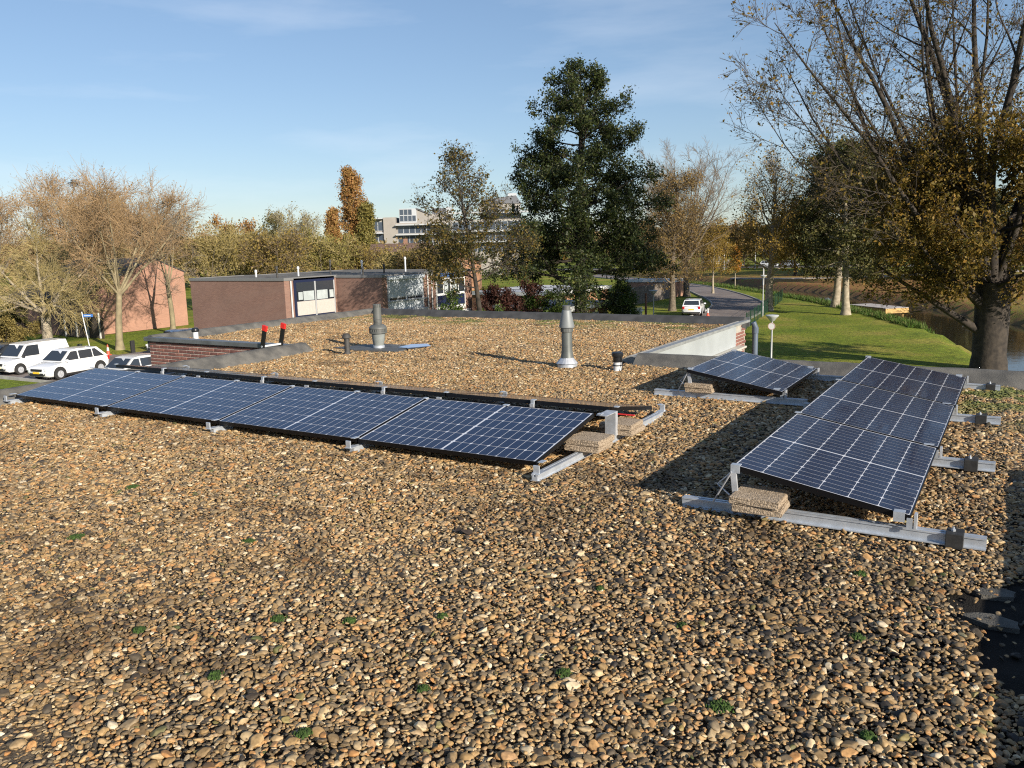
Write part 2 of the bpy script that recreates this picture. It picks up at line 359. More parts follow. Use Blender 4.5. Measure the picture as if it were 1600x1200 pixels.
part(nh, 'roof_edge', upstand('x', -4.55, 1.95, 11.08, -1, .34), BITUMEN, True)
part(nh, 'edge_trim', MB().b2(-4.55, 1.95, 11.085, 11.115, -.10, .135), ZINC)
# taller party wall just beyond the right-hand roof edge; it throws the shade on the bare strip
part(nh, 'party_wall', MB().b2(1.0, 1.3, -5, 6.6, -.157, .32).b2(.97, 1.33, -5.02, 6.63, .323, .375), [BRICK1])

nb = thing('brick_house', 'neighbouring brick house with gravel flat roof, white fascia and two flue pipes', 'house', (-9.6, 13.6, GZ))
part(nb, 'wall', MB().b2(-14.58, -4.72, 10.33, 16.86, GZ, -.10), BRICK1)
MORT = mat('pale_mortar', (.42, .38, .33), .95, var=.15, vscale=20)
part(nb, 'mortar_bed', MB().b2(-14.575, -10.5, 10.303, 10.328, -.82, .012), MORT); part(nb, 'mortar_bed', MB().b2(-4.718, -4.694, 16.14, 16.87, -.65, .0), MORT)
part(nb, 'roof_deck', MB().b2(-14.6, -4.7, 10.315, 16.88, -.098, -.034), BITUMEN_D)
part(nb, 'gravel_bed', MB().b2(-14.45, -4.8, 10.36, 16.7, -.033, -.0195), FINES)
part(nb, 'roof_edge', upstand('y', 10.3, 16.9, -14.62, 1, .30, .12), BITUMEN, True)
part(nb, 'roof_edge', upstand('x', -14.3, -4.68, 16.92, -1, .32, .13), mat('worn_bitumen', (.05, .05, .05), .8, var=.3, vscale=4), True)
part(nb, 'roof_edge', upstand('y', 11.1, 16.6, -4.68, -1, .22, .07), mat('pale_edge_strip', (.36, .34, .30), .8, var=.2, vscale=4), True)
part(nb, 'coping', MB().b2(-14.66, -10.5, 10.24, 10.42, .015, .095, .006), ZINC)
part(nb, 'coping', MB().b2(-14.665, -14.60, 10.43, 16.95, .0, .10), ZINC)
part(nb, 'coping', MB().b2(-14.6, -4.62, 16.925, 16.96, -.06, .125), ZINC)
part(nb, 'fascia', MB().b2(-4.715, -4.66, 11.12, 16.13, -.37, .035), mat('white_fascia_board', (.33, .355, .365), .5, var=.08, vscale=1.5))
part(nb, 'fascia_trim', MB().b2(-4.71, -4.61, 11.12, 16.95, .038, .082), mat('grey_edge_metal', (.30, .31, .31), .5, .3, var=.15, vscale=5))
part(nb, 'window_ledge', MB().b2(-4.715, -4.50, 11.13, 16.35, -.415, -.375, .01).b2(-4.713, -4.58, 11.14, 16.3, -.47, -.42), mat('cream_ledge', (.46, .44, .39), .5, var=.06))
lw = part(nb, 'window', MB().b2(-4.714, -4.67, 11.3, 16.0, -2.0, -.475), WHITEP)
rel(MB().b2(-4.668, -4.66, 11.45, 13.55, -1.9, -.55).b2(-4.668, -4.66, 13.7, 15.85, -1.9, -.55), nb).build('pane', GLASS, lw)
dp = MB().tube([(-4.57, 17.02, .02), (-4.53, 17.04, -.08), (-4.53, 17.04, -2.5), (-4.53, 17.04, GZ)], .058, 14)
dp = part(nb, 'downpipe', dp, mat('grey_downpipe', (.085, .11, .15), .4, var=.1, vscale=2), True)
rel(MB().lathe([(.066, -.06), (.066, .06)], 14, (-4.53, 17.04, -.14)), nb).build('pipe_collar', MATS['grey_downpipe'], dp)
# the bricks one can pick out: front wall beside the ladder, and the pier by the downpipe
BR = [mat('brick_a', (.195, .085, .068), .9, var=.25, vscale=25, bump=.3, bscale=90), mat('brick_b', (.155, .066, .055), .9, var=.25, vscale=25, bump=.3, bscale=90), mat('brick_c', (.235, .105, .08), .9, var=.25, vscale=25, bump=.3, bscale=90)]
rb = random.Random(5)
def brick_meshes(L):
    out = []
    for m in BR:
        for k in range(2):
            b = MB().box((0, 0, 0), (L - .014 - .004 * k, .05, .053 - .003 * k), bev=.004); o = b.build('brick', m); C.objects.unlink(o); out.append(o.data); bpy.data.objects.remove(o)
    return out
full, half = brick_meshes(.22), brick_meshes(.11)
def lay(root, x, y, z, rz, L):
    o = bpy.data.objects.new('brick', rb.choice(full if L > .15 else half)); C.objects.link(o); o.parent = root
    o.location = (x - root.location.x, y - root.location.y, z - root.location.z); o.rotation_euler = (rb.gauss(0, .006), rb.gauss(0, .006), rz + rb.gauss(0, .006))
for c in range(12):
    z = -.022 - .066 * c; x = -14.57 + (.11 if c % 2 else 0)
    if c % 2: lay(nb, -14.57 + .055, 10.318 + rb.uniform(-.002, .002), z, 0, .11)
    while x < -10.62: lay(nb, x + .11, 10.318 + rb.uniform(-.002, .002), z, 0, .22); x += .22
for c in range(9):
    z = -.025 - .066 * c; y = 16.15
    if c % 2: lay(nb, -4.708, y + .055, z, math.pi / 2, .11); y += .11
    while y < 16.75: lay(nb, -4.708 + rb.uniform(-.002, .002), y + .11, z, math.pi / 2, .22); y += .22
# flashing round the flues
tag(MB().prism([(-10.15, 10.75), (-9.55, 10.62), (-8.75, 10.70), (-8.72, 10.95), (-9.05, 11.5), (-9.75, 11.45)], 'z', -.02, .022).build('flashing_sheet', mat('lead_flashing', (.10, .10, .095), .6, .2, var=.3, vscale=5, bump=.4, bscale=9)),
    'bare grey flashing sheet lying in the gravel around the collared flue', 'flashing')
tag(MB().quad((-9.0, 11.1, .03), (-8.75, 11.05, .035), (-8.55, 11.45, .03), (-8.75, 11.6, .045), (-8.95, 11.4, .05)).quad((-8.98, 11.12, .024), (-8.75, 11.06, .02), (-8.57, 11.45, .02), (-8.75, 11.58, .03)).build('plastic_scrap', mat('blue_film', (.35, .45, .62), .3)),
    'crumpled pale blue plastic scrap beside the collared flue', 'scrap')

# ------------------------------------------------------------------ roof gravel
def tint_mat():
    m = bpy.data.materials.new('river_gravel'); m.use_nodes = True; n = m.node_tree.nodes; l = m.node_tree.links; b = n['Principled BSDF']
    a = n.new('ShaderNodeAttribute'); a.attribute_type = 'INSTANCER'; a.attribute_name = 'tint'
    r = n.new('ShaderNodeValToRGB'); e = r.color_ramp.elements
    st = [(.0, (.034, .029, .025)), (.12, (.102, .081, .054)), (.24, (.195, .138, .072)), (.38, (.335, .218, .095)), (.50, (.23, .180, .114)), (.62, (.43, .287, .130)), (.73, (.42, .215, .080)), (.83, (.35, .268, .160)), (.92, (.53, .40, .22)), (.995, (.66, .56, .40))]
    while len(e) < len(st): e.new(.5)
    for i, (p, c) in enumerate(st): e[i].position = p; e[i].color = (*c, 1)
    l.new(a.outputs['Fac'], r.inputs[0])
    t = n.new('ShaderNodeTexCoord'); x = n.new('ShaderNodeTexNoise'); x.inputs['Scale'].default_value = 1.6; x.inputs['Detail'].default_value = 5; l.new(t.outputs['Object'], x.inputs['Vector'])
    q = n.new('ShaderNodeValToRGB'); q.color_ramp.elements[0].position = .3; q.color_ramp.elements[0].color = (.62, .6, .58, 1); q.color_ramp.elements[1].position = .7; q.color_ramp.elements[1].color = (1.2, 1.18, 1.15, 1); l.new(x.outputs['Fac'], q.inputs[0])
    mm = n.new('ShaderNodeMix'); mm.data_type = 'RGBA'; mm.blend_type = 'MULTIPLY'; mm.inputs[0].default_value = 1; l.new(r.outputs[0], mm.inputs[6]); l.new(q.outputs[0], mm.inputs[7])
    ms = n.new('ShaderNodeAttribute'); ms.attribute_type = 'INSTANCER'; ms.attribute_name = 'mossy'
    m2 = n.new('ShaderNodeMix'); m2.data_type = 'RGBA'; m2.inputs[7].default_value = (.085, .115, .022, 1); l.new(ms.outputs['Fac'], m2.inputs[0]); l.new(mm.outputs[2], m2.inputs[6])
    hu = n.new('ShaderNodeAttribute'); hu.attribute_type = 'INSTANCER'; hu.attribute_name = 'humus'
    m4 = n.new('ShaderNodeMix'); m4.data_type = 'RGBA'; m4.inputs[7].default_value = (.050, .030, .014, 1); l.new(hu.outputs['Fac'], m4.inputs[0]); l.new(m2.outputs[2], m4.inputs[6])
    l.new(m4.outputs[2], b.inputs['Base Color']); b.inputs['Roughness'].default_value = .62; b.inputs['Specular IOR Level'].default_value = .35
    return m
GRAV = tint_mat()
rg = np.random.default_rng(11)
def stone(sub, seed):
    import bmesh
    bm = bmesh.new(); bmesh.ops.create_icosphere(bm, subdivisions=sub, radius=1); r = random.Random(seed)
    cuts = [(Vector((r.gauss(0, 1), r.gauss(0, 1), r.gauss(0, 1))).normalized(), r.uniform(.50, .88)) for _ in range(9)]
    sx, sy, sz = r.uniform(1.0, 1.6), r.uniform(.7, 1.0), r.uniform(.30, .58)
    for v in bm.verts:
        q = v.co.copy()
        for d, k in cuts:
            h = q.dot(d)
            if h > k: q -= d * (h - k) * .95
        v.co = Vector((q.x * sx, q.y * sy, q.z * sz))
    me = bpy.data.meshes.new('stone'); bm.to_mesh(me); bm.free(); me.polygons.foreach_set('use_smooth', [True] * len(me.polygons)); me.materials.append(GRAV)
    return bpy.data.objects.new('stone', me)
stones_col = bpy.data.collections.new('stone_shapes')
for i in range(14): stones_col.objects.link(stone(3 if i < 7 else 2, 100 + i))
def vnoise(x, y, s, seed):
    x = x / s + seed * 17.3; y = y / s + seed * 9.1; xi = np.floor(x); yi = np.floor(y); fx = x - xi; fy = y - yi; fx = fx * fx * (3 - 2 * fx); fy = fy * fy * (3 - 2 * fy)
    h = lambda a, b: np.modf(np.abs(np.sin(a * 127.1 + b * 311.7 + seed) * 43758.5453))[0]
    return (h(xi, yi) * (1 - fx) + h(xi + 1, yi) * fx) * (1 - fy) + (h(xi, yi + 1) * (1 - fx) + h(xi + 1, yi + 1) * fx) * fy
def field(x0, x1, y0, y1, s):
    xs = np.arange(x0, x1, s); ys = np.arange(y0, y1, s * .87); X, Y = np.meshgrid(xs, ys); X = X + (np.arange(len(ys)) % 2)[:, None] * s / 2
    X = X.ravel() + rg.uniform(-.45, .45, X.size) * s; Y = Y.ravel() + rg.uniform(-.45, .45, Y.size) * s; return X, Y
def in_view(X, Y, margin=1.5):
    # the wedge of roof the photograph looks over, widened so that a step aside still finds gravel
    rx, ry = .8567, .5152; fx, fy = -.519, .855
    dep = X * fx + Y * fy; lat = X * rx + Y * ry
    return (np.abs(lat) < dep * .66 + margin) & (dep > 1.5)
def roof_z(X, Y): return (vnoise(X, Y, 1.3, 1) - .5) * .028 + (vnoise(X, Y, .45, 2) - .5) * .016
parts = []
for (x0, x1, y0, y1, s, lo, hi) in ((-10.25, .75, .2, 10.3, .0196, 1.5, 6.3), (-10.25, .75, .2, 10.3, .0228, 6.3, 30), (-4.7, .75, 10.3, 10.85, .0250, 0, 30), (-14.4, -4.85, 10.36, 16.66, .028, 0, 40)):
    X, Y = field(x0, x1, y0, y1, s); dep = -X * .519 + Y * .855; k = in_view(X, Y) & (dep >= lo) & (dep < hi)
    X, Y = X[k], Y[k]
    # the gravel thins out to bare roofing along the right-hand edge, and round the flues
    edge = .13 + (vnoise(X, Y, .5, 5) - .5) * .42 + (vnoise(X, Y, .16, 6) - .5) * .16 + np.where(Y > 7.4, .9, 0) - .10 * np.exp(-((Y - 4.35) / .30) ** 2)
    pr = np.clip((edge - X) / .07, 0, 1); pr = np.maximum(pr, .05 * vnoise(X, Y, .3, 8) ** 2 * 2)
    fl = ((X + 9.35) / .62) ** 2 + ((Y - 10.98) / .34) ** 2; pr = np.where(fl < 1, .05, pr)
    k = rg.random(len(X)) < pr; X, Y = X[k], Y[k]
    parts.append(np.stack([X, Y, np.full(len(X), s)], -1))
P = np.vstack(parts); X, Y, S = P.T; n = len(X)
size = S * .56 * np.exp(rg.normal(0, .40, n)); size = np.clip(size, .0048, .030)
lay2 = rg.random(n)
Z = roof_z(X, Y) - .012 + lay2 * .016
clear = X > .02
Z = np.where(clear, np.minimum(Z, -.018), Z)
tint = np.clip(rg.beta(1.3, 1.5, n) + (vnoise(X, Y, 1.1, 7) - .5) * .16 + (vnoise(X, Y, .35, 12) - .5) * .12, 0, 1)
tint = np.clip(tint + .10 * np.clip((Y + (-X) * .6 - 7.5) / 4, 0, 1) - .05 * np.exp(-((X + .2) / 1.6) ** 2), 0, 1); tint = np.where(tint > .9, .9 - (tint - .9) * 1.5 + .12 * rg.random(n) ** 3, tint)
mossn = vnoise(X, Y, .35, 9) * .6 + vnoise(X, Y, .12, 10) * .4
edge_d = np.where(Y > 10.3, 16.7 - Y, 99); edge_d = np.minimum(edge_d, np.where((Y < 10.9) & (X > -1.4), np.clip((10.9 - Y) * .7, 0, 9), 99))
mossy = np.clip((mossn - .44) * 4, 0, .85) * np.clip(1.6 - edge_d * .8, 0, 1) + np.where(rg.random(n) < .012, .5, 0)
gm = bpy.data.meshes.new('gravel'); gm.vertices.add(n); gm.vertices.foreach_set('co', np.stack([X, Y, Z], -1).astype(np.float32).ravel())
def attr(nm, ty, arr, key='value'):
    a = gm.attributes.new(nm, ty, 'POINT'); a.data.foreach_set(key, np.ascontiguousarray(arr).ravel())
attr('rot', 'FLOAT_VECTOR', np.stack([rg.normal(0, .30, n), rg.normal(0, .30, n), rg.uniform(0, 6.283, n)], -1).astype(np.float32), 'vector')
attr('scl', 'FLOAT_VECTOR', np.stack([size] * 3, -1).astype(np.float32), 'vector')
dep = -X * .519 + Y * .855
attr('idx', 'INT', np.where(dep < 5.5, rg.integers(0, 7, n), rg.integers(7, 14, n)).astype(np.int32))
hum = np.clip((vnoise(X, Y, .55, 21) * .55 + vnoise(X, Y, .17, 22) * .45 - .60) * 5, 0, 1) * np.clip(.3 + vnoise(X, Y, 2.1, 23) * 1.1, 0, 1)
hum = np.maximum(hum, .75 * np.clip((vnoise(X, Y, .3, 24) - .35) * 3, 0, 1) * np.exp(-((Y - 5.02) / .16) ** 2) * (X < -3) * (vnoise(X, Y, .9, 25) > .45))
tint = np.where(rg.random(n) < .05, .93 + .07 * rg.random(n), tint)
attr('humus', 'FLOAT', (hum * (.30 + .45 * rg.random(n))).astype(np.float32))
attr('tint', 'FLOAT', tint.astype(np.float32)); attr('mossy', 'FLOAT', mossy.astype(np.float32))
gm.materials.append(GRAV)
go = bpy.data.objects.new('gravel', gm); C.objects.link(go); tag(go, 'rounded brown and tan river gravel spread over the flat roofs', 'gravel', kind='stuff')
def instancer(o, coll):
    ng = bpy.data.node_groups.new('scatter', 'GeometryNodeTree'); ng.interface.new_socket('Geometry', in_out='INPUT', socket_type='NodeSocketGeometry'); ng.interface.new_socket('Geometry', in_out='OUTPUT', socket_type='NodeSocketGeometry')
    N = ng.nodes; L = ng.links; gi = N.new('NodeGroupInput'); gout = N.new('NodeGroupOutput'); ip = N.new('GeometryNodeInstanceOnPoints'); ci = N.new('GeometryNodeCollectionInfo')
    ci.inputs['Collection'].default_value = coll; ci.inputs['Separate Children'].default_value = True; ci.inputs['Reset Children'].default_value = True
    def na(nm, ty): a = N.new('GeometryNodeInputNamedAttribute'); a.data_type = ty; a.inputs['Name'].default_value = nm; return a.outputs[0]
    mp_ = N.new('GeometryNodeMeshToPoints'); L.new(gi.outputs[0], mp_.inputs['Mesh']); L.new(mp_.outputs[0], ip.inputs['Points']); L.new(ci.outputs[0], ip.inputs['Instance']); ip.inputs['Pick Instance'].default_value = True
    L.new(na('idx', 'INT'), ip.inputs['Instance Index']); L.new(na('scl', 'FLOAT_VECTOR'), ip.inputs['Scale'])
    er = N.new('FunctionNodeEulerToRotation'); L.new(na('rot', 'FLOAT_VECTOR'), er.inputs[0]); L.new(er.outputs[0], ip.inputs['Rotation'])
    L.new(ip.outputs[0], gout.inputs[0]); md = o.modifiers.new('scatter', 'NODES'); md.node_group = ng
instancer(go, stones_col)

# cushions of moss between the stones
def moss(x, y, r, seed):
    q = np.random.default_rng(seed); k = 140; a = q.uniform(0, 6.283, k); d = np.sqrt(q.random(k)) * r * np.where(q.random(k) < .3, 1.5, 1)
    cx = x + np.cos(a) * d; cy = y + np.sin(a) * d; cz = .004 + .014 * q.random(k) * np.exp(-(d / r) ** 2) + roof_z(cx, cy)
    V = []; F = []
    for i in range(k):
        s = q.uniform(.003, .008); b0 = len(V)
        for j in range(5):
            t = 6.283 * j / 5; V.append((cx[i] + s * math.cos(t), cy[i] + s * math.sin(t), cz[i] - .004))
        V.append((cx[i], cy[i], cz[i] + s * 1.3))
        F += [(b0 + j, b0 + (j + 1) % 5, b0 + 5) for j in range(5)]
    return V, F
MOSS = mat('moss_green', (.038, .075, .010), .9, var=.5, vscale=90)
MV, MF = [], []
for i, (x, y, r) in enumerate([(-2.74, 2.09, .035), (-4.93, 2.84, .05), (-.85, 2.84, .05), (-1.47, 2.77, .03), (-2.91, 2.6, .035), (-.5, 3.65, .03), (-2.22, 2.97, .025), (-3.4, 2.2, .03), (-2.1, 1.95, .03), (-3.9, 3.3, .04), (-1.2, 3.4, .025), (-2.6, 2.75, .03), (-1.9, 2.4, .025), (-5.6, 3.7, .05), (-.35, 2.9, .03), (-1.7, 3.6, .02), (-.6, 4.4, .03)]):
    V, F = moss(x, y, r * .72, i); k = len(MV); MV += V; MF += [(a + k, b + k, c + k) for a, b, c in F]
tag(np_mesh('moss', MV, MF, MOSS, smooth=True), 'small bright green moss cushions between the roof stones', 'moss', kind='stuff')
DRYLEAF = mat('withered_leaf', (.05, .035, .025), .8, var=.3, vscale=30)
lf = MB(); NL = 12
for s in (0, 1):
    V = [(-2.80 + .055 * math.cos(t) * (1 + .2 * math.cos(2 * t)), 4.0 + .03 * math.sin(t), .012 + .012 * math.sin(3 * t) - .002 * s) for t in [6.283 * i / NL for i in range(NL)]] + [(-2.8, 4.0, .022 - .002 * s)]
    lf.add(V, [(i, (i + 1) % NL, NL) for i in range(NL)])
tag(lf.build('fallen_leaf', DRYLEAF, smooth=True), 'single dark withered leaf on the gravel in front of the solar row', 'leaf')
# roofing off-cuts showing on the bare strip
SLATE = mat('old_roofing_felt', (.085, .08, .068), .9, var=.25, vscale=10, bump=.5, bscale=90)
for lab, (x, y, sx, sy, a) in (('dark roofing felt off-cut at the bare roof edge, the one nearer the aluminium rail', (.0, 4.50, .20, .12, .25)), ('dark roofing felt off-cut at the bare roof edge, the one nearer the camera', (.0, 4.16, .22, .13, -.1))):
    kk = random.Random(int(y * 100)); pl = [(math.cos(t) * sx / 2 * kk.uniform(.75, 1.2), math.sin(t) * sy / 2 * kk.uniform(.75, 1.2)) for t in [6.283 * i / 11 for i in range(11)]]
    pl = [(x + p * math.cos(a) - q * math.sin(a), y + p * math.sin(a) + q * math.cos(a)) for p, q in pl]
    tag(MB().prism(pl, 'z', -.034, -.010).build('felt_offcut', SLATE), lab, 'roofing felt', 'felt off-cuts')

# ------------------------------------------------------------------ solar panels
PL, PW, PT = 1.755, 1.04, .035
def cell_mesh(flip):
    hx, hy, c, z = .0797 / 2, .1645 / 2, .011, .0006; s = 1 if flip else -1
    out = [(-hx, -hy), (hx, -hy), (hx, hy), (-hx, hy)]
    if flip: out = [(-hx, -hy), (hx - c, -hy), (hx, -hy + c), (hx, hy - c), (hx - c, hy), (-hx, hy)]
    else: out = [(-hx, -hy + c), (-hx + c, -hy), (hx, -hy), (hx, hy), (-hx + c, hy), (-hx, hy - c)]
    o = MB().prism(out, 'z', 0, z).build('cell', CELL); me = o.data; bpy.data.objects.remove(o); return me
CM = [cell_mesh(0), cell_mesh(1)]
def cell_spots():
    p = .0852; x0 = .0180
    for h in range(2):
        for i in range(10):
            for j in range(6):
                yield x0 + p / 2 + i * p + h * (PL - 2 * x0 - 10 * p), .0105 + .169 / 2 + j * .1698, (i % 2)
def make_panel(cells=True):
    r = thing('solar_panel', 'x', 'solar panel')
    b = MB(); t = .006
    b.b2(0, PL, 0, t, -PT, .0015).b2(0, PL, PW - t, PW, -PT, .0015).b2(0, t, t, PW - t, -PT, .0014).b2(PL - t, PL, t, PW - t, -PT, .0014)
    b.build('frame', BLACKF, r)
    lam = MB().b2(t, PL - t, t, PW - t, -.008, -.001).build('laminate', BACKSHEET, r)
    if cells:
        for x, y, f in cell_spots():
            o = bpy.data.objects.new('cell', CM[f]); C.objects.link(o); o.parent = lam; o.location = (x, y, -.0008)
    else:
        b = MB()
        for x, y, f in cell_spots(): b.b2(x - .0405, x + .0405, y - .0825, y + .0825, -.0008, -.0002)
        o = b.build('cells', CELL, lam); o['kind'] = 'stuff'
    MB().b2(.82, .94, .80, .90, -.030, -.010, .004).build('junction_box', RUBBER, r)
    return r
TILT = R_(10.0)
proto = make_panel(True); proto2 = make_panel(False)
used = set()
def place_panel(p, origin, rz, label, group, tilt=TILT):
    r = copy_tree(p) if p.name in used else p
    used.add(p.name)
    # local x along the row, local y up the slope
    r.matrix_world = Matrix.Translation(origin) @ Matrix.Rotation(rz, 4, 'Z') @ Matrix.Rotation(tilt, 4, 'X')
    r['label'] = label; r['group'] = group; return r
ords = ['leftmost', 'second from left', 'third from left', 'rightmost']
for i in range(4):
    place_panel(proto, (-10.11 + i * 1.775, 5.30, .105), 0, 'blue solar panel, %s of the four in the long front row' % ords[i], 'panels of the long double row')
for i, nme in enumerate(('nearest', 'middle', 'farthest')):
    place_panel(proto, (-.44 + .007 * i, 5.06 + i * 1.775, .145), math.pi / 2, 'dark solar panel in the three-panel row on the right, %s one' % nme, 'panels of the three-panel row')
place_panel(proto, (-2.02, 8.70, .145), math.pi / 2, 'lone blue solar panel beyond the three-panel row, by the white fascia', 'lone panel')
for i in range(4):
    place_panel(proto2, (-10.11 + (i + 1) * 1.775 - .02, 7.65, .105), math.pi, 'solar panel tilted away behind the front row, %s of four' % ords[i], 'panels of the long double row')

# ---- rails, brackets, clamps
def rail_profile(b, axis, a0, a1, c, z0=.0, wd=.085, hh=.055):
    """hat-shaped aluminium base rail"""
    pr = [(-wd / 2, 0), (wd / 2, 0), (wd / 2, .006), (.024, .006), (.024, hh - .01), (.030, hh - .01), (.030, hh), (.008, hh), (.008, hh - .02), (-.008, hh - .02), (-.008, hh), (-.030, hh), (-.030, hh - .01), (-.024, hh - .01), (-.024, .006), (-wd / 2, .006)]
    return b.prism([(c + q, z0 + z) for q, z in pr], 'x' if axis == 'x' else 'y', a0, a1)
def long_rail(x, i):
    r = thing('mounting_rail', '', 'rail', (x, 5.2, 0))
    r['label'] = ['aluminium mounting rail at the left end of the long solar row', 'aluminium mounting rail under the first joint from the left of the long row', 'aluminium mounting rail under the middle joint of the long solar row', 'aluminium mounting rail under the last joint of the long row, before the right end', 'aluminium mounting rail sticking out at the right end of the long row, with pavers'][i]
    r['group'] = 'rails of the long double row'
    dx = .0 if 0 < i < 4 else (.05 if i == 4 else -.02)
    rail_profile(MB(), 'y', .03 if i < 4 else -.04, 2.50, dx, .0, .07, .05).build('rail', ALU, r)
    for y, s in ((.065, 1), (2.475, -1)):     # low clamps
        b = MB().b2(dx - .026, dx + .026, y - .008 - .072 * s, y + .004 - .072 * s, .05, .112, .002).b2(dx - .035, dx + .035, y - .085 if s > 0 else y - .02, y + .02 if s > 0 else y + .085, .046, .054)
        b.b2(dx - .02, dx + .02, y - .02, y + .05, .119, .124)
        b.build('low_clamp', ALU, r)
    b = MB().b2(dx - .05, dx + .05, 1.30, 1.345, .06, .275).b2(dx - .05, dx + .05, 1.12, 1.30, .267, .273).b2(dx - .05, dx + .05, 1.345, 1.42, .06, .068) if i == 4 else MB().b2(dx - .025, dx + .025, 1.18, 1.2, .06, .262).b2(dx - .025, dx + .025, 1.30, 1.32, .06, .262)
    b.build('upright', ALU_D, r)
    for y in (1.10, 1.44):
        MB().b2(dx - .022, dx + .022, y - .022, y + .022, .285, .295, .003).build('top_clamp', ALU, r)
    return r
for i, x in enumerate((-10.11, -8.345, -6.57, -4.795, -3.01)): long_rail(x, i)
for i in range(4):
    x = -9.23 + i * 1.775; r = thing('support_bracket', 'small aluminium bracket behind the middle of the %s front-row panel' % ords[i], 'bracket', (x, 6.42, 0), group='mid-panel brackets')
    MB().b2(-.02, .02, -.02, .0, .0, .262).b2(.10, .14, .15, .17, 0, .262).build('upright', ALU_D, r)
    MB().b2(-.028, .028, -.12, -.075, .284, .294, .003).build('top_clamp', ALU, r)
    MB().b2(.10, .14, .165, .178, .25, .298, .003).b2(.10, .14, .178, .215, .290, .298).build('top_clamp', ALU, r)
def cross_rail(y, x0, x1, label, group, capx=None, low=-.50, high=-1.46, z0=.004):
    r = thing('mounting_rail', label, 'rail', (x0, y, 0), group=group)
    rail_profile(MB(), 'x', 0, x1 - x0, 0, z0, .10, .062).build('rail', ALU, r)
    zt = z0 + .062; q = low - x0; hx = high - x0
    end = 'end' in label
    (MB().b2(q - .03, q + .03, -.062, -.012, .163, .168).b2(q - .03, q + .03, -.068, -.062, .11, .168) if end else MB().b2(q - .035, q + .035, -.035, .0, .163, .168)).b2(q + .04, q + .07, -.06, -.05, zt, .135).build('low_clamp', ALU, r)
    MB().b2(q + .075, q + .09, -.03, .03, zt, .150).build('low_post', ALU_D, r)
    (MB().b2(hx - .012, hx + .045, -.06, -.02, .327, .333).b2(hx - .012, hx + .045, -.066, -.06, .28, .333) if end else MB().b2(hx - .02, hx + .03, -.04, .0, .327, .333)).build('top_clamp', ALU, r)
    MB().beam((hx + .03, -.06, zt), (hx + .005, -.06, .28), .02, .035).build('upright', ALU_D, r)
    MB().tube([(hx + .0, -.085, .29), (hx - .13, -.03, zt)], .006, 6).tube([(hx, -.03, .29), (hx - .11, -.01, .18), (hx - .02, -.05, .13)], .006, 6).build('brace_wire', ALU_D, r)
    if capx is not None:
        c = capx - x0
        cp = MB().b2(c - .045, c + .045, -.062, .062, z0 - .012, zt + .012, .003).build('rubber_sleeve', RUBBER, r)
        MB().lathe([(.012, 0), (.012, .012), (.006, .012), (.006, .024)], 8, (c - .01, .0, zt + .012)).build('bolt', ALU, cp)
    return r
QG = 'cross rails of the three-panel row'
cross_rail(5.10, -1.80, -.06, 'aluminium cross rail at the nearest end of the three-panel row, with pavers on it', QG, -.215)
cross_rail(6.85, -1.62, -.06, 'aluminium cross rail under the first joint of the three-panel row, counted from the camera', QG, -.215, z0=.008)
cross_rail(8.60, -1.78, -.06, 'aluminium cross rail under the second joint of the three-panel row, counted from the camera', QG, -.215, z0=.006)
cross_rail(10.42, -1.66, -.10, 'aluminium cross rail under the far end of the three-panel row, by the roof edge', QG, -.19, z0=.006)
cross_rail(8.80, -3.45, -1.79, 'aluminium cross rail at the near end of the lone panel, with pavers on it', 'cross rails of the lone panel', None, -2.09, -3.04)
cross_rail(10.44, -3.40, -1.70, 'aluminium cross rail at the far end of the lone panel, by the roof edge', 'cross rails of the lone panel', None, -2.09, -3.04)

# ---- washed-concrete pavers used as ballast
def paver_mesh(seed):
    import bmesh
    o = MB().box((0, 0, 0), (.30, .30, .048), bev=.006).build('paver', CONC); bm = bmesh.new(); bm.from_mesh(o.data)
    bmesh.ops.triangulate(bm, faces=bm.faces); bmesh.ops.subdivide_edges(bm, edges=bm.edges, cuts=3, use_grid_fill=True); r = random.Random(seed)
    for v in bm.verts:
        if abs(v.co.x) > .14 or abs(v.co.y) > .14: v.co += Vector((r.gauss(0, .0018), r.gauss(0, .0018), r.gauss(0, .0010)))
    bm.to_mesh(o.data); bm.free(); me = o.data; bpy.data.objects.remove(o); return me
PVM = [paver_mesh(3), paver_mesh(4), paver_mesh(8)]
def paver(x, y, z, a, label, k):
    o = bpy.data.objects.new('concrete_paver', PVM[k % 3]); C.objects.link(o); o.location = (x, y, z); o.rotation_euler = (0, 0, a); tag(o, label, 'paver', 'ballast pavers')
zb = .070
paver(-1.28, 5.06, zb + .024, .03, 'lower paver of the stack under the nearest dark panel on the right', 0)
paver(-1.29, 5.05, zb + .074, -.02, 'top paver of the stack under the nearest dark panel on the right', 1)
paver(-2.92, 8.86, zb + .024, .0, 'lower paver of the stack under the lone panel', 2)
paver(-2.93, 8.85, zb + .074, .03, 'top paver of the stack under the lone panel', 0)
paver(-2.94, 6.03, zb + .010, .02, 'lower paver of the sunlit stack at the right end of the front row', 1)
paver(-2.93, 6.04, zb + .060, -.02, 'top paver of the sunlit stack at the right end of the front row', 2)
paver(-2.93, 6.70, zb + .010, .0, 'lower paver of the stack behind the silver upright at the row end', 0)
paver(-2.94, 6.69, zb + .060, .03, 'top paver of the stack behind the silver upright at the row end', 1)
tag(MB().b2(-3.05, -2.88, 6.845, 6.86, .171, .184, .003).build('red_strap', mat('red_plastic', (.55, .03, .03), .4)), 'red plastic strip lying on the back of the row-end pavers', 'strip')

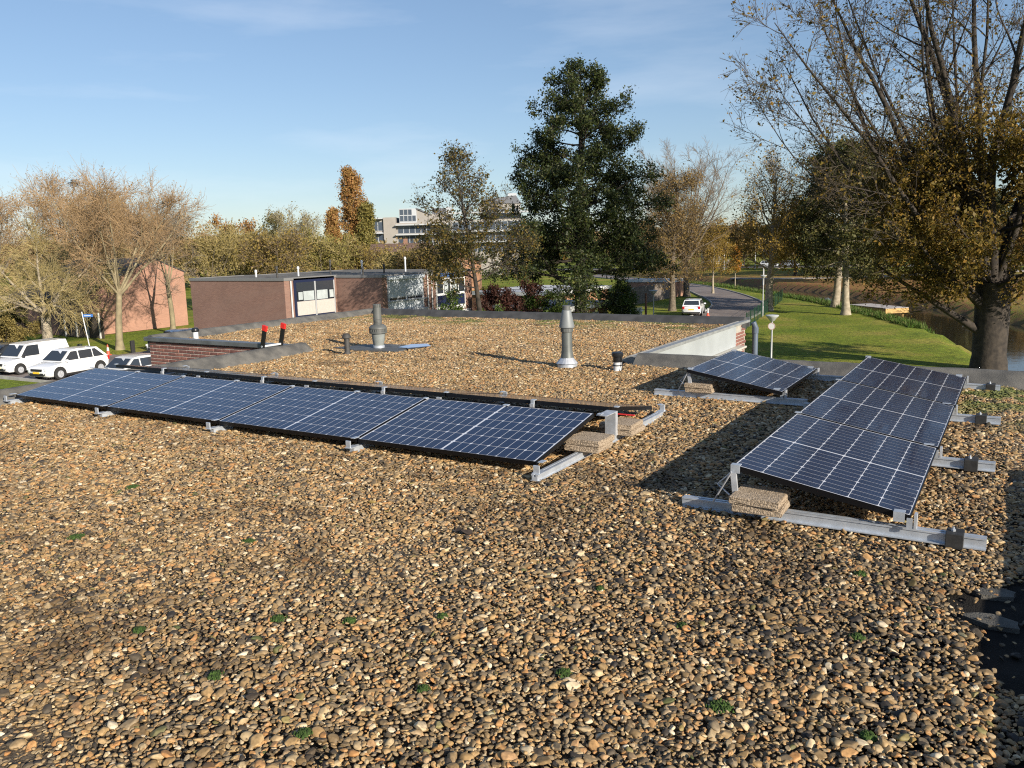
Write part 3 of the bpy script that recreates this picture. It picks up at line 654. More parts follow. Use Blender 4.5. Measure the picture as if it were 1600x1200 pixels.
# ------------------------------------------------------------------ flues and pipes on the roof
def flue_collar():
    r = thing('flue_pipe', 'tall grey flue with wide ribbed collar and slotted top', 'flue', (-9.33, 11.0, 0))
    MB().lathe([(.10, -.03), (.10, .06), (.094, .065)], 28).build('base_sleeve', ALU, r, True)
    MB().lathe([(.088, .065), (.092, .07), (.115, .25), (.12, .27)], 28).build('lower_cone', GREYL, r, True)
    b = MB().lathe([(.14, .268), (.152, .275), (.152, .30), (.140, .302), (.140, .345), (.152, .348), (.15, .375), (.115, .41), (.078, .425)], 32)
    col = b.build('collar', GREYP, r, True)
    b = MB()
    for i in range(26):
        t = 6.283 * i / 26; b.box((.145 * math.cos(t), .145 * math.sin(t), .324), (.012, .007, .043), rz=t)
    b.build('collar_ribs', GREYP, col)
    b = MB().lathe([(.070, .42), (.070, .71)], 24)
    for z in (.44, .462, .484, .506): b.lathe([(.071, z - .003), (.078, z), (.071, z + .006)], 24, cap=False)
    p = b.build('pipe', GREYP, r, True)
    b = MB()
    for i in range(14):
        t = 6.283 * i / 14; b.box((.064 * math.cos(t), .064 * math.sin(t), .735), (.008, .016, .06), rz=t)
    b.lathe([(.058, .70), (.060, .755), (.03, .768)], 20); b.build('slotted_top', GREYP, p)
flue_collar()
def flue_cone():
    r = thing('flue_pipe', 'grey flue with tapered cone hood and flared silver skirt', 'flue', (-5.30, 10.22, 0))
    MB().lathe([(.136, -.03), (.136, .062), (.125, .066)], 32).build('base_sleeve', ALU, r, True)
    b = MB().lathe([(.15, .072), (.088, .148), (.078, .20)], 20); b.v = [(x * (1 + .04 * math.cos(5 * math.atan2(y, x))), y * (1 + .04 * math.cos(5 * math.atan2(y, x))), z) for x, y, z in b.v]
    b.build('flared_skirt', ALU_D, r)
    MB().lathe([(.092, .15), (.075, .24), (.072, .50)], 24).build('pipe', mat('grey_flue_metal', (.12, .13, .125), .5, .3, var=.15, vscale=5), r, True)
    b = MB().lathe([(.080, .50), (.082, .51), (.082, .555), (.078, .56)], 24)
    for i in range(8): t = 6.283 * i / 8; b.box((.083 * math.cos(t), .083 * math.sin(t), .533), (.012, .012, .044), rz=t)
    b.build('slot_ring', GREYP, r)
    MB().lathe([(.088, .562), (.104, .565), (.106, .585), (.062, .80), (.056, .805)], 28).build('cone_hood', mat('mid_grey_metal', (.19, .205, .21), .55, .2, var=.1, vscale=4), r, True)
    MB().lathe([(.054, .80), (.054, .85), (.058, .852), (.058, .868), (.02, .875)], 24).build('cap', GREYP, r, True)
flue_cone()
r = thing('vent_pipe', 'short white vent stub with glossy black cap on the gravel', 'vent', (-4.53, 10.19, 0))
MB().lathe([(.055, -.03), (.056, .075), (.050, .08)], 24).build('white_pipe', WHITEP, r, True)
MB().lathe([(.058, .078), (.058, .092)], 24).build('black_band', RUBBER, r, True)
MB().lathe([(.053, .09), (.053, .13)], 24).build('white_ring', WHITEP, r, True)
BLKP = mat('black_plastic', (.015, .016, .018), .3)
MB().lathe([(.055, .128), (.060, .14), (.060, .215)], 24).build('black_sleeve', BLKP, r, True)
MB().lathe([(.076, .205), (.08, .215), (.08, .245), (.066, .262), (.03, .268)], 24).build('cap', BLKP, r, True)
MB().tube([(.07, -.02, .20), (.085, -.03, .10), (.08, -.06, -.01)], .006, 6).build('cable', BLKP, r)
r = thing('vent_pipe', 'small dark mushroom-capped pipe beside the collared flue', 'vent', (-9.35, 10.23, 0))
DK = mat('dark_lead', (.045, .043, .04), .7, var=.3, vscale=12)
MB().lathe([(.075, -.03), (.055, .03), (.045, .05), (.043, .27)], 18).build('pipe', DK, r, True)
MB().lathe([(.05, .262), (.072, .27), (.072, .30), (.05, .335), (.02, .345)], 18).build('cap', DK, r, True)
r = thing('vent_pipe', 'white pipe stub with black cap at the left corner of the neighbouring roof', 'vent', (-13.58, 10.62, 0))
MB().lathe([(.052, -.03), (.052, .20)], 18).build('white_pipe', WHITEP, r, True)
MB().lathe([(.066, .195), (.072, .21), (.072, .24), (.05, .27), (.02, .275)], 18).build('cap', BLKP, r, True)

# ------------------------------------------------------------------ ladder
r = thing('ladder', 'black ladder with red end caps leaning over the roof edge', 'ladder', (-12.0, 9.65, GZ))
top = Vector((1.62, 0, 5.5 + .47)); d = top.normalized()
for s in (-.2, .2):
    q = MB().beam((0, s, 0), tuple(top + Vector((0, s, 0))), .028, .075).build('rail', mat('black_ladder', (.014, .014, .015), .4, .3), r)
    MB().beam(tuple(top - d * .035 + Vector((0, s, 0))), tuple(top + d * .05 + Vector((0, s, 0))), .040, .088).build('red_cap', mat('red_cap', (.62, .025, .02), .45), q)
    for k in range(20):
        p = d * (.18 + .30 * k) + Vector((0, s * 1.09, 0)); MB().lathe([(.018, -.004), (.018, .004)], 10, tuple(p), 'y').build('rivet', ALU, q)
for k in range(20):
    p = d * (.18 + .30 * k); MB().tube([(p.x, -.19, p.z), (p.x, .19, p.z)], .018, 8).build('rung', mat('pale_rung', (.6, .6, .6), .4), r)

# ------------------------------------------------------------------ houses across the way
BRK2 = brick_mat('dark_brown_brick', (.25, .14, .105), (.20, .11, .085), (.24, .17, .14))
BRK3 = brick_mat('orange_pink_brick', (.40, .21, .14), (.34, .175, .12), (.38, .25, .19))
NAVY = mat('navy_panel', (.012, .018, .05), .4)
CURT = mat('net_curtain', (.36, .40, .41), .9, var=.1, vscale=3)
BLIND = mat('aluminium_shutter', (.50, .54, .58), .5, .1, var=.1, vscale=1)
ROOFM = mat('roof_gravel_far', (.12, .11, .095), .95, var=.25, vscale=3)
CREAM = mat('cream_panel', (.44, .41, .38), .6, var=.05)
SILVER = mat('silver_trim', (.45, .47, .49), .5, .3)
def row_house(name_label, x0, x1, y0, y1, ztop, cat='house'):
    h = thing('row_house', name_label, cat, ((x0 + x1) / 2, (y0 + y1) / 2, GZ))
    part(h, 'wall', MB().b2(x0, x1, y0, y1, GZ, ztop - .12), BRK2)
    rf = part(h, 'roof', MB().b2(x0 - .02, x1 + .02, y0 - .02, y1 + .02, ztop - .118, ztop - .04), ROOFM)
    rel(MB().b2(x0 - .05, x1 + .05, y0 - .05, y0 + .09, ztop - .16, ztop).b2(x0 - .05, x1 + .05, y1 - .09, y1 + .05, ztop - .16, ztop).b2(x1 - .09, x1 + .05, y0 + .092, y1 - .092, ztop - .16, ztop).b2(x0 - .05, x0 + .09, y0 + .092, y1 - .092, ztop - .16, ztop), h).build('roof_trim', mat('dark_roof_trim', (.20, .20, .20), .5, .2), rf)
    return h, rf
def pipe_on(rf, h, x, y, z0, z1, m, r_=.055):
    rel(MB().lathe([(r_, z0), (r_, z1), (r_ * 1.5, z1 + .02), (r_ * 1.5, z1 + .14), (r_ * .4, z1 + .2)], 12, (x, y, 0)), h).build('roof_vent', m, rf, True)
# house A: corner (-35.9, 34.36)
hA, rA = row_house('brown brick flat-roofed row house with a tall navy-headed window, left end of the row', -44.0, -35.9, 34.36, 38.64, .08)
X_ = -35.9
wA = part(hA, 'window', MB().b2(X_ + .003, X_ + .05, 35.06, 38.42, -2.34, .02), NAVY)
for y0, y1 in ((35.22, 36.66), (36.80, 38.30)):
    rel(MB().b2(X_ + .052, X_ + .075, y0, y1, -1.30, -.22), hA).build('pane', GLASS, wA)
    rel(MB().b2(X_ + .052, X_ + .085, y0, y1, -2.14, -1.33), hA).build('panel', CREAM, wA)
    rel(MB().b2(X_ + .0765, X_ + .082, y0 + (.5 if y0 < 36 else .05), y1 - (.05 if y0 < 36 else .55), -1.29, -.75), hA).build('curtain', CURT, wA)
    fb = (y0 + .02, y0 + .48) if y0 < 36 else (y1 - .48, y1 - .02)
    rel(MB().b2(X_ + .0765, X_ + .12, fb[0], fb[1], -1.29, -.72), hA).build('casement', mat('dark_casement', (.02, .024, .03), .4), wA)
    rel(MB().b2(X_ + .121, X_ + .126, fb[0] + .06, fb[1] - .06, -1.23, -.78), hA).build('casement_pane', CURT, wA)
rel(MB().b2(X_ + .052, X_ + .09, 36.68, 36.78, -2.3, -.2).b2(X_ + .052, X_ + .08, 38.31, 38.4, -2.3, -.2), hA).build('mullion', SILVER, wA)
part(hA, 'downpipe', MB().tube([(X_ + .08, 34.8, -.1), (X_ + .08, 34.8, GZ)], .05, 10), mat('pale_downpipe', (.50, .50, .50), .5), True)
pipe_on(rA, hA, -37.5, 35.4, .0, .55, DK); pipe_on(rA, hA, -38.2, 37.8, 0, .45, WHITEP); pipe_on(rA, hA, -40.5, 36.5, 0, .3, WHITEP)
hB, rB = row_house('brown brick flat-roofed row house with closed silver roller shutters, middle of the row', -44.0, -32.3, 38.66, 43.16, .06)
X_ = -32.3
wB = part(hB, 'window', MB().b2(X_ + .003, X_ + .06, 39.1, 42.62, -2.42, -.06), SILVER)
rel(MB().b2(X_ + .062, X_ + .20, 39.08, 42.64, -.28, -.05, .02), hB).build('shutter_box', BLIND, wB)
for y0, y1 in ((39.2, 40.82), (40.92, 42.52)):
    p = rel(MB().b2(X_ + .062, X_ + .075, y0, y1, -1.32, -.3), hB).build('shutter', BLIND, wB)
    b = MB()
    for k in range(14): b.b2(X_ + .076, X_ + .083, y0 + .02, y1 - .02, -1.30 + k * .07, -1.30 + k * .07 + .055)
    rel(b, hB).build('shutter_slats', BLIND, p)
    for yy in (y0 + .05, (y0 + y1) / 2 + .03): rel(MB().b2(X_ + .062, X_ + .07, yy, yy + .70, -1.50, -1.38), hB).build('pane', GLASS, wB)
    rel(MB().b2(X_ + .062, X_ + .08, y0, y1, -2.1, -1.62), hB).build('shutter', BLIND, wB)
rel(MB().b2(X_ + .062, X_ + .24, 39.0, 42.8, -2.28, -2.14, .02).b2(X_ + .062, X_ + .16, 39.05, 42.8, -1.60, -1.53), hB).build('ledge', SILVER, wB)
part(hB, 'downpipe', MB().tube([(X_ + .08, 43.05, -.1), (X_ + .08, 43.05, GZ)], .05, 10), MATS['pale_downpipe'], True)
pipe_on(rB, hB, -34.2, 39.2, 0, .35, DK); pipe_on(rB, hB, -36.0, 41.2, 0, .7, WHITEP); pipe_on(rB, hB, -35.2, 42.4, 0, .4, DK); pipe_on(rB, hB, -37.4, 39.8, 0, .8, DK)
hC, rC = row_house('brown brick flat-roofed row house with white-framed blue window, right end of the row', -44.0, -32.32, 43.18, 48.2, .05)
X_ = -32.32
part(hC, 'downpipe', MB().tube([(X_ + .08, 43.5, -.1), (X_ + .08, 43.5, GZ)], .05, 10), MATS['pale_downpipe'], True)
wC = part(hC, 'window', MB().b2(X_ + .003, X_ + .06, 44.0, 47.3, -2.55, -.42), WHITEP)
part(hC, 'blue_header', MB().b2(X_ + .003, X_ + .07, 44.0, 47.3, -.40, -.1), mat('blue_board', (.05, .12, .30), .5))
for y0, y1 in ((44.1, 44.75), (44.85, 45.55), (45.75, 46.45), (46.55, 47.2)):
    rel(MB().b2(X_ + .061, X_ + .07, y0, y1, -1.4, -.52), hC).build('pane', GLASS, wC)
rel(MB().b2(X_ + .071, X_ + .074, 44.9, 45.3, -1.38, -.6).b2(X_ + .071, X_ + .074, 45.8, 46.3, -1.38, -.6), hC).build('curtain', CURT, wC)
for y0, y1 in ((44.1, 45.55), (45.75, 47.2)): rel(MB().b2(X_ + .061, X_ + .075, y0, y1, -2.25, -1.55), hC).build('panel', NAVY, wC)
rel(MB().b2(X_ + .061, X_ + .4, 43.95, 47.35, -2.75, -2.6), hC).build('sill', WHITEP, wC)
part(hC, 'ground_floor_window', MB().b2(X_ + .003, X_ + .05, 44.0, 47.3, -4.9, -3.0), WHITEP)
pipe_on(rC, hC, -35.5, 45.0, 0, .8, WHITEP)
# pink gable house at far left
ph = thing('gable_house', 'sunlit pink brick house end wall with shallow roof on the left', 'house', (-74, 49.5, GZ))
gp = [(43.6, GZ), (54.4, GZ), (54.4, -.30), (51.0, 1.1), (43.6, -2.2)]
part(ph, 'gable_wall', MB().prism(gp, 'x', -70.9, -70.5), BRK3)
part(ph, 'wall', MB().prism([(y, z - .02 if z > GZ else z) for y, z in gp], 'x', -82, -70.91), BRK2)
rt = MB().prism([(43.3, -2.25), (51.0, 1.12), (54.6, -.33), (54.6, -.2), (51.0, 1.25), (43.3, -2.1)], 'x', -82.3, -70.45)
part(ph, 'roof', rt, mat('dark_roof_tiles', (.05, .045, .042), .8, var=.2, vscale=2))
# timber garden fence and dark gap beside it
f = thing('garden_fence', 'dark timber garden fence with pale posts left of the pink gable wall', 'fence', (-68.5, 43.2, GZ))
for k in range(16):
    MB().b2(-5 + k * .40, -5 + k * .40 + .37, -.03, .03, 0, 1.85, .008).build('plank', mat('weathered_timber', (.075, .06, .045), .9, var=.3, vscale=4), f)
for k in range(4): MB().b2(-4.2 + k * 1.7, -4.08 + k * 1.7, -.16, -.05, 0, 2.2).build('post', mat('pale_post', (.5, .5, .48), .7), f)

# low white-roofed sheds and garage in the middle
LROOF = mat('pale_roof_sheet', (.52, .52, .52), .6, var=.1, vscale=1); OBRK = brick_mat('orange_brick', (.42, .19, .09), (.36, .16, .08), (.4, .3, .22))
def shed(label, x0, x1, y0, y1, zt, wallm, roofm, name='garage', over=.3):
    s = thing(name, label, 'shed', ((x0 + x1) / 2, (y0 + y1) / 2, GZ))
    part(s, 'wall', MB().b2(x0, x1, y0, y1, GZ, zt - .12), wallm)
    rf = part(s, 'roof', MB().b2(x0 - over, x1 + over, y0 - over, y1 + over, zt - .117, zt), roofm)
    rel(MB().b2(x0 - over - .03, x1 + over + .03, y0 - over - .03, y0 - over, zt - .3, zt + .05).b2(x1 + over, x1 + over + .03, y0 - over, y1 + over, zt - .3, zt + .05), s).build('fascia', WHITEP, rf)
    return s, rf
s1, _ = shed('low orange brick garage with pale flat roof beside the dark green tree', -32.5, -26.6, 51.2, 58.0, -2.75, OBRK, mat('grey_roof_sheet', (.36, .36, .37), .7, var=.15, vscale=1))
part(s1, 'door', MB().b2(-26.598, -26.55, 52.6, 54.6, GZ, -3.3), mat('grey_door', (.16, .17, .18), .5)); part(s1, 'door_panel', MB().b2(-26.598, -26.56, 55.2, 56.4, GZ, -3.4), WHITEP)
s2, r2 = shed('long low building with a white flat roof behind the dark green tree', -47, -37.5, 70, 82, -3.0, OBRK, LROOF)
for y in (73.5, 77.8): rel(MB().b2(-47.2, -37.3, y, y + .12, -2.998, -2.95), s2).build('roof_seam', ZINC, r2)
s3, _ = shed('small brick shed end with white roof rim far along the street', -43, -36.7, 99.8, 103.4, -3.3, BRK3, LROOF, 'brick_shed', .1)
f = thing('plank_fence', 'grey vertical plank fence running up to the small brick shed', 'fence', (-36.8, 94, GZ))
for k in range(36):
    MB().b2(-.03, .03, -6.8 + k * .345, -6.8 + k * .345 + .32, 0, 1.95 + .02 * (k % 3), .008).build('plank', mat('grey_timber', (.16, .135, .115), .9, var=.3, vscale=3), f)
for k in range(5): MB().b2(-.12, -.035, -6.5 + k * 3, -6.38 + k * 3, 0, 2.0).build('post', MATS['pale_post'], f)
f = thing('picket_fence', 'low silver picket fence behind the roof edge in front of the street', 'fence', (-25.6, 59.5, GZ))
for k in range(40): MB().b2(-.015, .015, -2.6 + k * .14, -2.6 + k * .14 + .05, 0, 1.95).build('picket', SILVER, f)
MB().b2(.016, .05, -2.6, 3.1, .5, .6).b2(.016, .05, -2.6, 3.1, 1.6, 1.7).build('cross_bar', SILVER, f)
# small white conservatory beside house C
s4, _ = shed('small white garden lean-to between the red-leaved maple and the row house', -31.2, -29.4, 44.6, 47.6, -2.95, WHITEP, LROOF, 'lean_to', .1)
for k in range(4): part(s4, 'pane', MB().b2(-29.398, -29.38, 44.7 + k * .74, 45.32 + k * .74, -4.9, -3.3), GLASS)

# ------------------------------------------------------------------ tree maker
def norm(v):
    l_ = math.sqrt(v[0] ** 2 + v[1] ** 2 + v[2] ** 2) or 1; return (v[0] / l_, v[1] / l_, v[2] / l_)
class Tree:
    def __init__(s, seed): s.r = random.Random(seed); s.seg = {3: [], 4: [], 6: [], 10: []}; s.tw = []; s.path0 = None; s.np = np.random.default_rng(seed)
    def path(s, p, d, L, r0, r1, k, wob, up, sides, store=True):
        pts = [p]; R = s.r; d = norm(d); st = L / k
        for i in range(k):
            d = norm((d[0] + R.gauss(0, wob), d[1] + R.gauss(0, wob), d[2] + R.gauss(0, wob) + up))
            q = (p[0] + d[0] * st, p[1] + d[1] * st, p[2] + d[2] * st)
            a = r0 + (r1 - r0) * i / k; b = r0 + (r1 - r0) * (i + 1) / k
            if store: s.seg[sides].append((*p, *q, a, b))
            p = q; pts.append(p)
        return pts, d
    def side_dir(s, d, ang):
        R = s.r; a = norm((R.gauss(0, 1), R.gauss(0, 1), R.gauss(0, 1))); dt = a[0] * d[0] + a[1] * d[1] + a[2] * d[2]
        a = norm((a[0] - d[0] * dt, a[1] - d[1] * dt, a[2] - d[2] * dt)); c, n_ = math.cos(ang), math.sin(ang)
        return (d[0] * c + a[0] * n_, d[1] * c + a[1] * n_, d[2] * c + a[2] * n_)
    def limb(s, p, d, L, r0, sub, twg, twl, wob, up, gl=.45, ang=.75, tiplets=2):
        R = s.r; pts, dd = s.path(p, d, L, r0, r0 * .25, 6, wob, up, 6)
        for j in range(sub):
            f = .22 + .78 * (j + R.random()) / sub; f = min(f, .999) * 6; i = int(f); a, b = pts[i], pts[i + 1]; t = f - i
            q = tuple(a[k] + (b[k] - a[k]) * t for k in range(3)); ld = norm(tuple(b[k] - a[k] for k in range(3)))
            sl = L * gl * (1.05 - f / 6 * .6) * R.uniform(.7, 1.2); sr = max(r0 * .35 * (1.1 - f / 6), .012)
            sp, sd_ = s.path(q, s.side_dir(ld, ang * R.uniform(.7, 1.2)), sl, sr, sr * .3, 4, wob * 1.1, up * 1.2, 4)
            s.twigs(sp, twg, twl, wob, up, tiplets)
        s.twigs(pts[-3:], max(2, twg // 2), twl, wob, up, tiplets)
    def twigs(s, sp, n, L, wob, up, tiplets):
        R = s.r
        for j in range(n):
            f = (.1 + .9 * (j + R.random()) / n) * (len(sp) - 1); f = min(f, len(sp) - 1.001); i = int(f); a, b = sp[i], sp[i + 1]; t = f - i
            q = tuple(a[k] + (b[k] - a[k]) * t for k in range(3)); ld = norm(tuple(b[k] - a[k] for k in range(3)))
            tl = L * R.uniform(.6, 1.3); tp, td = s.path(q, s.side_dir(ld, R.uniform(.3, .95)), tl, s.twr, s.twr * .6, 2, wob * 1.4, up, 3)
            s.tw.append((tp[1], tp[2]))
            for m in range(tiplets):
                e = tp[1 + (m % 2)]; ep, _ = s.path(e, s.side_dir(td, R.uniform(.3, .9)), tl * R.uniform(.35, .7), s.twr * .7, s.twr * .4, 1, wob, up, 3)
                s.tw.append((ep[0], ep[1]))
    def tubes(s, keys):
        VV, FF, base = [], [], 0
        for n in keys:
            A = np.array(s.seg[n], float)
            if not len(A): continue
            p0, p1, r0, r1 = A[:, :3], A[:, 3:6], A[:, 6], A[:, 7]; d = p1 - p0; d /= np.linalg.norm(d, axis=1)[:, None] + 1e-9
            ref = np.where(np.abs(d[:, 2:3]) > .9, [[1., 0, 0]], [[0, 0, 1.]]); a = np.cross(d, ref); a /= np.linalg.norm(a, axis=1)[:, None] + 1e-9; b = np.cross(d, a)
            t = 2 * np.pi * np.arange(n) / n; cs = np.cos(t)[None, :, None]; sn = np.sin(t)[None, :, None]
            ring = a[:, None] * cs + b[:, None] * sn
            V = np.concatenate([p0[:, None] - d[:, None] * r0[:, None, None] * .2 + ring * r0[:, None, None], p1[:, None] + ring * r1[:, None, None]], 1).reshape(-1, 3)
            k = np.arange(n); q = np.stack([k, (k + 1) % n, n + (k + 1) % n, n + k], -1)
            F = (np.arange(len(A))[:, None, None] * 2 * n + q[None]).reshape(-1, 4) + base
            VV.append(V); FF.append(F); base += len(V)
        return (np.vstack(VV), np.vstack(FF)) if VV else None
    def leaves(s, per, size, spread, keep=None, aspect=.6, droop=0):
        A = np.array([(*a, *b) for a, b in s.tw]); g = s.np
        if keep is not None:
            pr = keep(A[:, 3], A[:, 4], A[:, 5]); cnt = g.poisson(per * pr)
        else: cnt = g.poisson(per, len(A))
        idx = np.repeat(np.arange(len(A)), cnt); n = len(idx)
        if n == 0: return None
        t = g.random(n)[:, None]; c = A[idx, :3] * (1 - t) + A[idx, 3:] * t + g.normal(0, spread, (n, 3)); c[:, 2] -= droop * g.random(n)
        d = g.normal(0, 1, (n, 3)); d /= np.linalg.norm(d, axis=1)[:, None]; e = np.cross(d, g.normal(0, 1, (n, 3))); e /= np.linalg.norm(e, axis=1)[:, None]
        L = (size * np.exp(g.normal(0, .28, n)))[:, None]; W_ = L * aspect; nn = np.cross(d, e)
        V = np.stack([c - d * L * .5, c + e * W_ * .5 + nn * L * .12, c + d * L * .5, c - e * W_ * .5 + nn * L * .12], 1).reshape(-1, 3)
        F = np.arange(n * 4).reshape(-1, 4); return V, F
def finish(T, name, label, loc, bark, twigm=None, leafm=None, leaf=None, group=None, trunk=None, extra=None):
    r = thing(name, label, 'tree', loc, group=group)
    o = T.tubes([10, 6])
    if trunk is not None:           # trunk and the boughs that grow from it: one body
        tv = np.array([tuple(q) for q in trunk.v], float); tf = np.array([q for q in trunk.f if len(q) == 4], int)
        o = (tv, tf) if o is None else (np.vstack([o[0], tv]), np.vstack([o[1], tf + len(o[0])]))
    np_mesh('trunk', *o, bark, r, True)
    o = T.tubes([4, 3])
    if o: np_mesh('twigs', *o, twigm or bark, r)
    if leaf is not None: np_mesh('crown', *leaf, leafm, r)
    if extra:
        for nm, lv, lm in extra:
            if lv is not None: np_mesh(nm, *lv, lm, r)
    return r
def trunk_path(T, H, r0, r1, k=8, wob=.03, lean=(0, 0), flare=1.5):
    pts, _ = T.path((0, 0, 0), (lean[0], lean[1], 1), H, r0, r1, k, wob, .06, 10, store=False)
    b = MB(); P = [(0, 0, -.15), (0, 0, .12), (pts[0][0], pts[0][1], .5)] + pts[1:]
    rr = [r0 * flare, r0 * (1 + (flare - 1) * .6), r0 * 1.08] + [r0 + (r1 - r0) * i / k for i in range(1, k + 1)]
    b.tube(P, rr, 12); return b, pts
def at_path(pts, f):
    f = min(max(f, 0), .999) * (len(pts) - 1); i = int(f); t = f - i; return tuple(pts[i][k] + (pts[i + 1][k] - pts[i][k]) * t for k in range(3))
def leader_tree(seed, H, R, tr, clear, nl, env, sub, twg, twl, a0=75, a1=35, wob=.10, up=.05, twr=.012, lean=(0, 0), tiplets=2, gl=.45, top=.97):
    """central-leader tree: trunk to the top, limbs filling an envelope"""
    T = Tree(seed); T.twr = twr; b, pts = trunk_path(T, H * top, tr, tr * .12, 10, .025, lean); az = T.r.uniform(0, 6.28)
    for i in range(nl):
        t = clear + (1 - clear) * ((i + T.r.random() * .8) / nl); az += 2.4 + T.r.uniform(-.4, .4); p = at_path(pts, t)
        u_ = (t - clear) / (1 - clear); an = R_(a0 + (a1 - a0) * u_ + T.r.uniform(-10, 10)); L = max(.5, R * env(u_) * T.r.uniform(.8, 1.15) / max(.5, math.sin(an)))
        T.limb(p, (math.sin(an) * math.cos(az), math.sin(an) * math.sin(az), math.cos(an)), L, max(.018, tr * .36 * (1 - t * .75)), max(3, int(sub * (.35 + env(u_)))), twg, twl, wob, up, gl, tiplets=tiplets)
    return T, b
def forked_tree(seed, H, R, tr, fork, nst, sub, twg, twl, maxang=38, wob=.09, up=.05, twr=.012, nl=6, lean=(0, 0), tiplets=2, minang=6):
    """short trunk that splits into several rising stems, each with its own limbs"""
    T = Tree(seed); T.twr = twr; b, pts = trunk_path(T, fork, tr, tr * .72, 6, .03, lean); az = T.r.uniform(0, 6.28)
    for i in range(nst):
        az += 2.4 + T.r.uniform(-.3, .3); an = R_(minang + (maxang - minang) * math.sqrt((i + .5) / nst)); st = at_path(pts, .8 + .2 * T.r.random())
        d = (math.sin(an) * math.cos(az), math.sin(an) * math.sin(az), math.cos(an)); L = (H - fork) / max(.6, math.cos(an)) * T.r.uniform(.8, 1.0)
        L = min(L, R / max(.12, math.sin(an)) * 1.05); r0 = tr * .42 * T.r.uniform(.7, 1.1)
        sp, dd = T.path(st, d, L, r0, r0 * .12, 9, wob * .6, up * .7, 6)
        for j in range(nl):
            f = .2 + .78 * (j + T.r.random()) / nl; p = at_path(sp, f); k = int(f * 9); ld = norm(tuple(sp[k + 1][q] - sp[k][q] for q in range(3)))
            T.limb(p, T.side_dir(ld, R_(T.r.uniform(30, 60))), L * .42 * (1.1 - f * .7) * T.r.uniform(.8, 1.2), max(.016, r0 * .4 * (1 - f * .7)), sub, twg, twl, wob, up, tiplets=tiplets)
        T.twigs(sp[-3:], twg, twl, wob, up, tiplets)
    return T, b
def leafmat(name, cols, trans=.3, rough=.6): return mat(name, cols[0], rough, cols=cols, trans=trans, spec=.3)
ALDER = leafmat('alder_leaves', [(.020, .032, .010), (.032, .048, .014), (.046, .060, .016), (.080, .085, .024)], .18, .5)
AUT = leafmat('oak_autumn_leaves', [(.085, .066, .014), (.155, .11, .02), (.25, .155, .028), (.11, .10, .022), (.30, .17, .03)], .35)
GOLD = leafmat('gold_leaves', [(.22, .155, .03), (.30, .20, .035), (.36, .23, .045), (.17, .14, .035)], .35)
OLIVE = leafmat('olive_leaves', [(.21, .17, .055), (.27, .215, .07), (.31, .24, .08), (.16, .14, .05)], .3)
ORNG = leafmat('orange_leaves', [(.34, .17, .06), (.42, .22, .08), (.28, .17, .05), (.38, .26, .09)], .3)
RUST = leafmat('rust_twig_leaves', [(.30, .18, .075), (.36, .24, .10), (.25, .17, .07)], .3)
PURP = leafmat('maroon_leaves', [(.045, .018, .014), (.075, .026, .018), (.035, .018, .012)], .25)
REDL = leafmat('red_leaves', [(.30, .05, .02), (.38, .09, .03), (.22, .04, .02)], .3)
GRN = leafmat('green_leaves', [(.045, .085, .016), (.075, .125, .022), (.11, .14, .03)], .25)
DKG = leafmat('dark_olive_leaves', [(.042, .050, .016), (.068, .074, .022), (.10, .095, .026), (.125, .105, .03)], .2)
TW_B = mat('brown_twigs', (.19, .14, .09), .9); TW_O = mat('orange_twigs', (.35, .235, .125), .9); TW_Y = mat('olive_twigs', (.40, .32, .14), .9); TW_D = mat('dark_twigs', (.05, .04, .032), .9); TW_G = mat('grey_twigs', (.20, .17, .135), .9)

# ---- the big dark alder in the middle
T, b = leader_tree(21, 18.7, 6.3, .45, .215, 58, lambda t: (.94 + .16 * math.sin(t * 19 + 1)) * (1.02 - t) ** .85 + .09, 8, 6, .7, 88, 60, .13, -.004, .012, gl=.36, tiplets=1)
for k in range(15):
    a_ = k * 2.4 + .5; z_ = 5.6 + 6.2 * k / 15; T.limb((0, 0, z_), (math.cos(a_), math.sin(a_), .12), 5.0 - .28 * (z_ - 5.6), .07, 7, 6, .7, .13, .0, .36, tiplets=1)
alder_crown = T.leaves(15, .15, .17)
finish(T, 'alder_tree', 'tall dark green alder towering in the middle of the view', (-26.0, 52.1, GZ), BARK_D, TW_D, ALDER, alder_crown, trunk=b)
# a second stem leans on the alder's foot
# ---- thin-leaved tree left of it
T, b = leader_tree(33, 11.6, 3.2, .19, .43, 30, lambda t: (.95 + .15 * math.sin(t * 15)) * (1.02 - t) ** .75 + .05, 7, 5, .6, 78, 40, .13, .05, .010)
lv = T.leaves(9, .12, .15, lambda x, y, z: (z > 5.0) * np.clip(2.0 - z / 5.5, .28, 1.4) * np.where(x * .86 + y * .51 < .5, 1.1, .7))
finish(T, 'half_bare_tree', 'half-bare tree with thin golden leaves in front of the row houses', (-25.1, 38.5, GZ), BARK_D, TW_D, leafmat('thin_golden_leaves', [(.13, .10, .025), (.19, .13, .03), (.06, .065, .022), (.045, .048, .02)], .35), lv, trunk=b)
